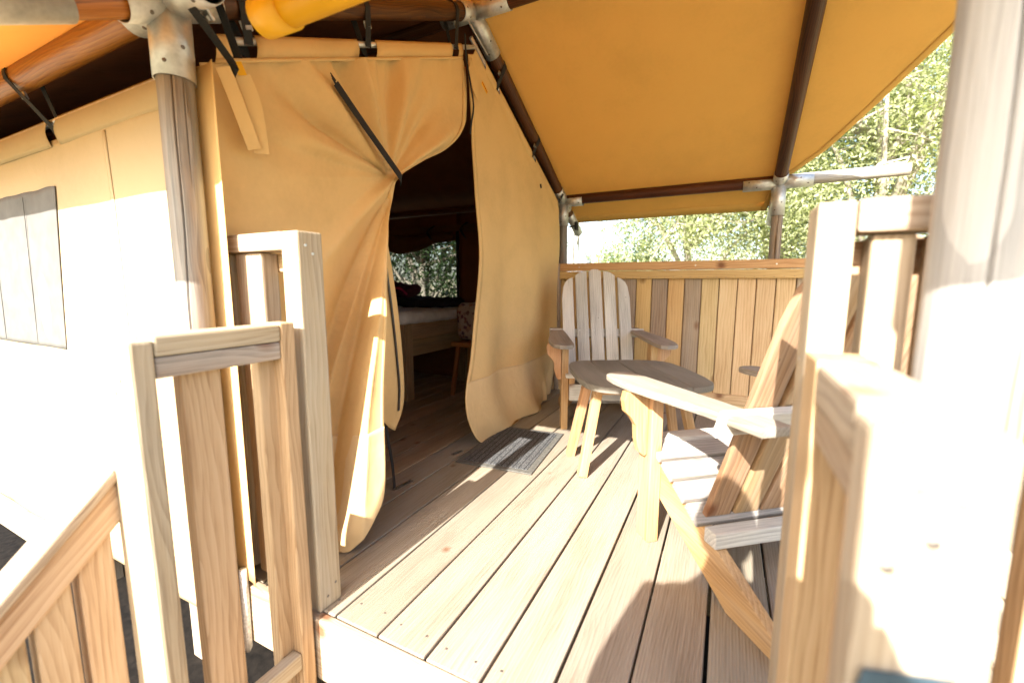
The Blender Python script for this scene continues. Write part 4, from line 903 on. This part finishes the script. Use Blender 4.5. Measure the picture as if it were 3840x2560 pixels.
# ------------------------------------------------------------------ trees, shrubs, houses beyond the fence
def tree(name, label, cat, loc, H, crown, nleaf, leaf, seed, mat='leaf', bark='bark', trunk_r=0.09, low=0.25, group=None, nlimb=16):
    """crown = (rx, ry, rz) half sizes, centred at H - rz"""
    r = np.random.RandomState(seed); t = thing(name, label, cat, loc, 0, group); L = Vector(loc)
    rx, ry, rz = crown; cz = H-rz
    bm = bmesh.new(); tips = []
    tp = [Vector((0, 0, -0.1))]
    for k in range(1, 8): tp.append(Vector((0.10*H*0.3*math.sin(k*0.9+seed)*k/7, 0.08*H*0.3*math.cos(k*1.1+seed)*k/7, H*0.82*k/7)))
    rings(bm, tp, [trunk_r*(1-0.11*k) for k in range(8)], 9)
    for k in range(nlimb):
        s = tp[2+int(r.randint(0, 5))]; a = r.uniform(0, 2*math.pi); e = r.uniform(-0.25, 0.9); q = r.uniform(0.55, 0.95)
        end = Vector((math.cos(a)*math.cos(e)*rx*q, math.sin(a)*math.cos(e)*ry*q, cz+math.sin(e)*rz*q))
        mid = s.lerp(end, 0.5)+Vector((0, 0, 0.12*rz)); rings(bm, [s, mid, end], [trunk_r*0.42, trunk_r*0.25, trunk_r*0.08], 6); tips += [end, mid]
        for _ in range(2):
            e2 = mid.lerp(end, r.uniform(.2, .8)); o = Vector(r.normal(0, 0.25, 3))*min(rx, rz); rings(bm, [e2, e2+o*0.5+Vector((0, 0, .03)), e2+o], [trunk_r*0.14, trunk_r*0.09, trunk_r*0.04], 5); tips.append(e2+o)
    me = bpy.data.meshes.new('trunk'); bm.to_mesh(me); bm.free(); link('trunk', me, bark, t, Matrix.Translation(L), smooth=True)
    # leaf clumps round the twig ends and through the crown's volume
    ncl = max(30, nleaf//70); cen = []
    for k in range(ncl):
        if k % 3: c = np.array(tips[r.randint(len(tips))])+r.normal(0, 0.10, 3)*np.array([rx, ry, rz])
        else:
            v = r.normal(0, 1, 3); v /= np.linalg.norm(v); c = v*np.array([rx, ry, rz])*r.uniform(0.55, 1.0)+np.array([0, 0, cz])
        if c[2] < H*low-0.2: c[2] = H*low+r.uniform(0, 0.5)
        cen.append(c)
    cen = np.array(cen); sz = r.uniform(0.09, 0.20, ncl)*min(rx, ry, rz)
    idx = r.randint(0, ncl, nleaf); P = cen[idx]+r.normal(0, 1, (nleaf, 3))*sz[idx][:, None]
    A = r.normal(0, 1, (nleaf, 3)); A /= np.linalg.norm(A, axis=1)[:, None]; B = np.cross(A, r.normal(0, 1, (nleaf, 3))); B /= np.linalg.norm(B, axis=1)[:, None]
    ln = leaf*r.uniform(0.6, 1.3, nleaf)[:, None]; wd_ = ln*0.42
    V = np.stack([P-A*ln/2, P+B*wd_/2, P+A*ln/2, P-B*wd_/2], 1).reshape(-1, 3)
    F = np.arange(nleaf*4).reshape(-1, 4)
    me = bpy.data.meshes.new('crown'); me.vertices.add(nleaf*4); me.vertices.foreach_set('co', V.ravel()); me.loops.add(nleaf*4); me.loops.foreach_set('vertex_index', F.ravel())
    me.polygons.add(nleaf); me.polygons.foreach_set('loop_start', np.arange(0, nleaf*4, 4)); me.polygons.foreach_set('loop_total', np.full(nleaf, 4)); me.update(); me.validate()
    link('crown', me, mat, t, Matrix.Translation(L))
    return t
G = 'trees beyond the fence'
tree('tree', 'pale leafy tree behind the fence between the two far posts', 'tree', (-0.55, 7.6, -0.5), 4.2, (1.75, 1.3, 1.75), 42000, 0.055, 1, 'leaf', group=G)
tree('tree', 'leafy tree with pale forked limbs right of the roof edge', 'tree', (1.75, 7.2, -0.4), 5.2, (2.0, 1.5, 2.2), 52000, 0.055, 2, 'leaf', group=G, trunk_r=0.12)
tree('tree', 'tall pale tree partly hidden by the near grey post', 'tree', (4.1, 8.6, -0.3), 6.2, (2.2, 1.8, 2.8), 46000, 0.06, 3, 'leaf', group=G)
tree('tree', 'greener tree standing behind the far awning post', 'tree', (0.8, 9.8, -0.4), 5.0, (2.0, 1.5, 2.1), 32000, 0.065, 4, 'leaf2', group=G)
tree('tree', 'thin young tree with a white trunk left of the far trees', 'tree', (-3.2, 9.6, -0.4), 4.6, (0.9, 0.8, 1.0), 3000, 0.08, 5, 'leaf2', 'bark_white', 0.10, 0.5, group=G, nlimb=10)
tree('shrub', 'low bright shrub rising behind the fence left of the trees', 'shrub', (-1.75, 8.6, -0.5), 2.3, (0.9, 0.8, 1.05), 12000, 0.065, 6, 'leaf2', trunk_r=0.05, low=0.1, group=G)
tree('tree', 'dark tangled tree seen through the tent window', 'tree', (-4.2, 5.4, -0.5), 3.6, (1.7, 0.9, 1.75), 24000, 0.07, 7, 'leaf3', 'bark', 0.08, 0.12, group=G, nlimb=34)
tree('shrub', 'dry shrub on the bank right of the fence end', 'shrub', (1.5, 5.0, -0.1), 1.1, (0.7, 0.6, 0.55), 7000, 0.05, 9, 'leaf', trunk_r=0.03, low=0.05, group=G)
M['brick'] = plain('far_brick', (0.42, 0.30, 0.22), 0.9, 0, 0.15, 3); M['slate'] = plain('far_slate', (0.20, 0.21, 0.22), 0.7, 0, 0.15, 3); M['glass'] = plain('far_glass', (0.05, 0.06, 0.07), 0.1, 0, 0.1, 3, 0.6)
def house(label, x, y, w, d, h, rh):
    t = thing('house', label, 'house', (x, y, 0)); 
    bbox('wall', t, x-w/2, x+w/2, y-d/2, y+d/2, -1, h, 'brick', 'x', 0)
    me = bpy.data.meshes.new('roof'); e = 0.3
    me.from_pydata([(x-w/2-e, y-d/2-e, h-.15), (x+w/2+e, y-d/2-e, h-.15), (x+w/2+e, y+d/2+e, h-.15), (x-w/2-e, y+d/2+e, h-.15), (x-w/2+w*.2, y, h+rh), (x+w/2-w*.2, y, h+rh)], [], [(0, 1, 5, 4), (1, 2, 5), (2, 3, 4, 5), (3, 0, 4), (0, 3, 2, 1)])
    rf_ = link('roof', me, 'slate', t); bbox('chimney', rf_, x-w*.2, x-w*.2+.6, y-.3, y+.3, h+rh*.5, h+rh+.7, 'brick', 'z', 0)
    for k in (-0.3, 0.05, 0.32): bbox('window', t, x+w*k-.5, x+w*k+.5, y-d/2-.04, y-d/2-.005, h-1.7, h-.5, 'glass', 'x', 0)
house('far grey roofed house between the tent corner and the trees', -17, 46, 9, 7, 2.3, 2.2)
house('smaller far house with slate roof beside the white trunk', -10.5, 40, 5, 6, 1.2, 1.7)

# ------------------------------------------------------------------ the photographer on the steps
M['jacket'] = plain('navy_jacket', (0.02, 0.025, 0.04), 0.85, 0, 0.2, 40, 0.2, 0.2); M['jeans'] = plain('blue_jeans', (0.05, 0.08, 0.14), 0.9, 0, 0.2, 60, 0.2, 0.2)
M['skin'] = plain('skin', (0.50, 0.30, 0.22), 0.55, 0, 0.08, 20); M['hair'] = plain('brown_hair', (0.06, 0.035, 0.02), 0.7, 0, 0.3, 60); M['camera_black'] = plain('camera_black', (0.012, 0.012, 0.012), 0.45); M['shoe'] = plain('shoe', (0.03, 0.028, 0.026), 0.7)
def skin_mesh(name, verts, edges, root, mat, parent, sub=2):
    me = bpy.data.meshes.new(name); me.from_pydata([v[:3] for v in verts], edges, []); o = link(name, me, mat, parent)
    o.modifiers.new('skin', 'SKIN'); sub_ = o.modifiers.new('sub', 'SUBSURF'); sub_.levels = sub; sub_.render_levels = sub
    for i, v in enumerate(verts):
        sv = me.skin_vertices[0].data[i]; sv.radius = (v[3], v[4] if len(v) > 4 else v[3]); sv.use_root = (i == root)
    return o
pe = thing('person', 'person in a navy jacket and jeans standing on the steps holding a camera', 'person', (0.02, -0.24, -0.5))
bx, by_ = -0.01, -0.28
body = [(bx, by_, 0.40, 0.15, 0.11), (bx, by_, 0.58, 0.135, 0.10), (bx, by_+0.01, 0.80, 0.155, 0.11), (bx, by_+0.02, 0.97, 0.12, 0.085), (bx, by_+0.05, 1.09, 0.052), (bx, by_+0.08, 1.16, 0.06),
        (bx-0.175, by_+0.02, 0.955, 0.062), (bx-0.225, by_+0.02, 0.70, 0.048), (-0.11, -0.10, 0.82, 0.034), (-0.075, -0.085, 0.855, 0.028),
        (bx+0.175, by_+0.02, 0.955, 0.062), (bx+0.245, by_+0.03, 0.71, 0.048), (0.12, -0.085, 0.83, 0.034), (0.09, -0.06, 0.86, 0.028),
        (bx-0.09, by_, 0.29, 0.09), (bx-0.10, by_+0.03, -0.05, 0.062), (bx-0.11, by_, -0.43, 0.044), (bx+0.09, by_, 0.29, 0.09), (bx+0.10, by_+0.03, -0.05, 0.062), (bx+0.11, by_, -0.43, 0.044)]
edg = [(0, 1), (1, 2), (2, 3), (3, 4), (4, 5), (3, 6), (6, 7), (7, 8), (8, 9), (3, 10), (10, 11), (11, 12), (12, 13), (0, 14), (14, 15), (15, 16), (0, 17), (17, 18), (18, 19)]
bd = skin_mesh('body', body, edg, 0, 'skin', pe)
jk = [v if i not in (5,) else v for i, v in enumerate(body)]
jv = [0, 1, 2, 3, 6, 7, 8, 10, 11, 12]; skin_mesh('jacket', [(*body[i][:3], body[i][3]+0.012, (body[i][4] if len(body[i]) > 4 else body[i][3])+0.012) for i in jv], [(jv.index(a), jv.index(b)) for a, b in edg if a in jv and b in jv], 0, 'jacket', pe)
tv = [0, 14, 15, 16, 17, 18, 19]; skin_mesh('trousers', [(*body[i][:3], body[i][3]+0.013, (body[i][4] if len(body[i]) > 4 else body[i][3])+0.013) for i in tv], [(tv.index(a), tv.index(b)) for a, b in edg if a in tv and b in tv], 0, 'jeans', pe)
# head
bm = bmesh.new(); bmesh.ops.create_uvsphere(bm, u_segments=28, v_segments=20, radius=1.0)
hc = Vector((bx-0.005, by_+0.09, 1.215))
for v in bm.verts:
    x, y, z = v.co; jaw = 1-0.25*max(0, -z)*max(0, 1)
    n_ = 0.014*math.exp(-((x/0.16)**2+((z+0.08)/0.22)**2)) if y > 0.4 else 0
    eye = -0.008*(math.exp(-(((abs(x)-0.38)/0.16)**2+((z-0.08)/0.12)**2))) if y > 0.3 else 0
    v.co = hc+Vector((x*0.075*jaw, y*0.092*(1-0.1*max(0, -z))+n_+eye, z*0.112))
me = bpy.data.meshes.new('head'); bm.to_mesh(me); bm.free(); hd = link('head', me, 'skin', pe, smooth=True)
bm = bmesh.new(); bmesh.ops.create_uvsphere(bm, u_segments=28, v_segments=20, radius=1.0)
for v in bm.verts:
    x, y, z = v.co; k = 1+0.03*mnoise.noise(Vector((x*6, y*6, z*6)))
    if z < 0.25 and y > 0.05: k = 0.7
    v.co = hc+Vector((x*0.083*k, -0.014+y*0.098*k, 0.012+z*0.116*k))
me = bpy.data.meshes.new('hair'); bm.to_mesh(me); bm.free(); link('hair', me, 'hair', hd, smooth=True)
for sx in (-1, 1):
    bm = bmesh.new(); bmesh.ops.create_uvsphere(bm, u_segments=10, v_segments=8, radius=0.018, matrix=Matrix.Translation(hc+Vector((sx*0.079, -0.005, -0.005))) @ Matrix.Diagonal((0.45, 0.9, 1.5, 1))); me = bpy.data.meshes.new('ear'); bm.to_mesh(me); bm.free(); link('ear', me, 'skin', hd, smooth=True)
    w_ = Vector(body[9 if sx < 0 else 13][:3]); bm = bmesh.new()
    rings(bm, [w_, w_+Vector((-sx*0.005, 0.02, 0.025)), w_+Vector((-sx*0.012, 0.03, 0.05))], [0.026, 0.034, 0.028], 12)
    for f_ in range(4):
        b0 = w_+Vector((-sx*0.010+sx*(f_-1.5)*0.004, 0.035-0.012*f_, 0.055-0.006*f_)); L_ = (0.026, 0.029, 0.027, 0.021)[f_]
        rings(bm, [b0, b0+Vector((-sx*L_*0.7, 0.004, L_*0.5)), b0+Vector((-sx*L_*1.5, 0.0, L_*0.1))], [0.009, 0.0085, 0.0065], 8)
    rings(bm, [w_+Vector((-sx*0.01, -0.005, 0.02)), w_+Vector((-sx*0.03, -0.012, 0.03)), w_+Vector((-sx*0.045, -0.012, 0.04))], [0.011, 0.010, 0.007], 8)
    me = bpy.data.meshes.new('hand'); bm.to_mesh(me); bm.free(); link('hand', me, 'skin', pe, smooth=True)
    fx = bx+sx*0.112; slab('shoe', pe, [(-0.04, -0.08), (0.04, -0.08), (0.045, 0.06), (0.03, 0.15), (-0.03, 0.15), (-0.045, 0.06)], 0.07, Matrix.Translation((fx, by_+0.02, -0.475)), 'shoe', 0.015)
cmx = cam.matrix_world.copy()
ck = thing('photo_camera', 'black photo camera held up by the person on the steps', 'camera', (0, -0.05, 0.9)); WM[ck] = Matrix.Translation((0, -0.05, 0.9))
link('body', box_mesh(0.125, 0.085, 0.045, 0.006, 'camera_black'), 'camera_black', ck, cmx @ Matrix.Translation((0, 0, 0.075)))
bm = bmesh.new(); rings(bm, [(0, 0, 0.055), (0, 0, 0.02), (0, 0, 0.006)], [0.033, 0.034, 0.036], 24, closed_ends=True); me = bpy.data.meshes.new('lens'); bm.to_mesh(me); bm.free(); link('lens', me, 'camera_black', ck, cmx, smooth=True)
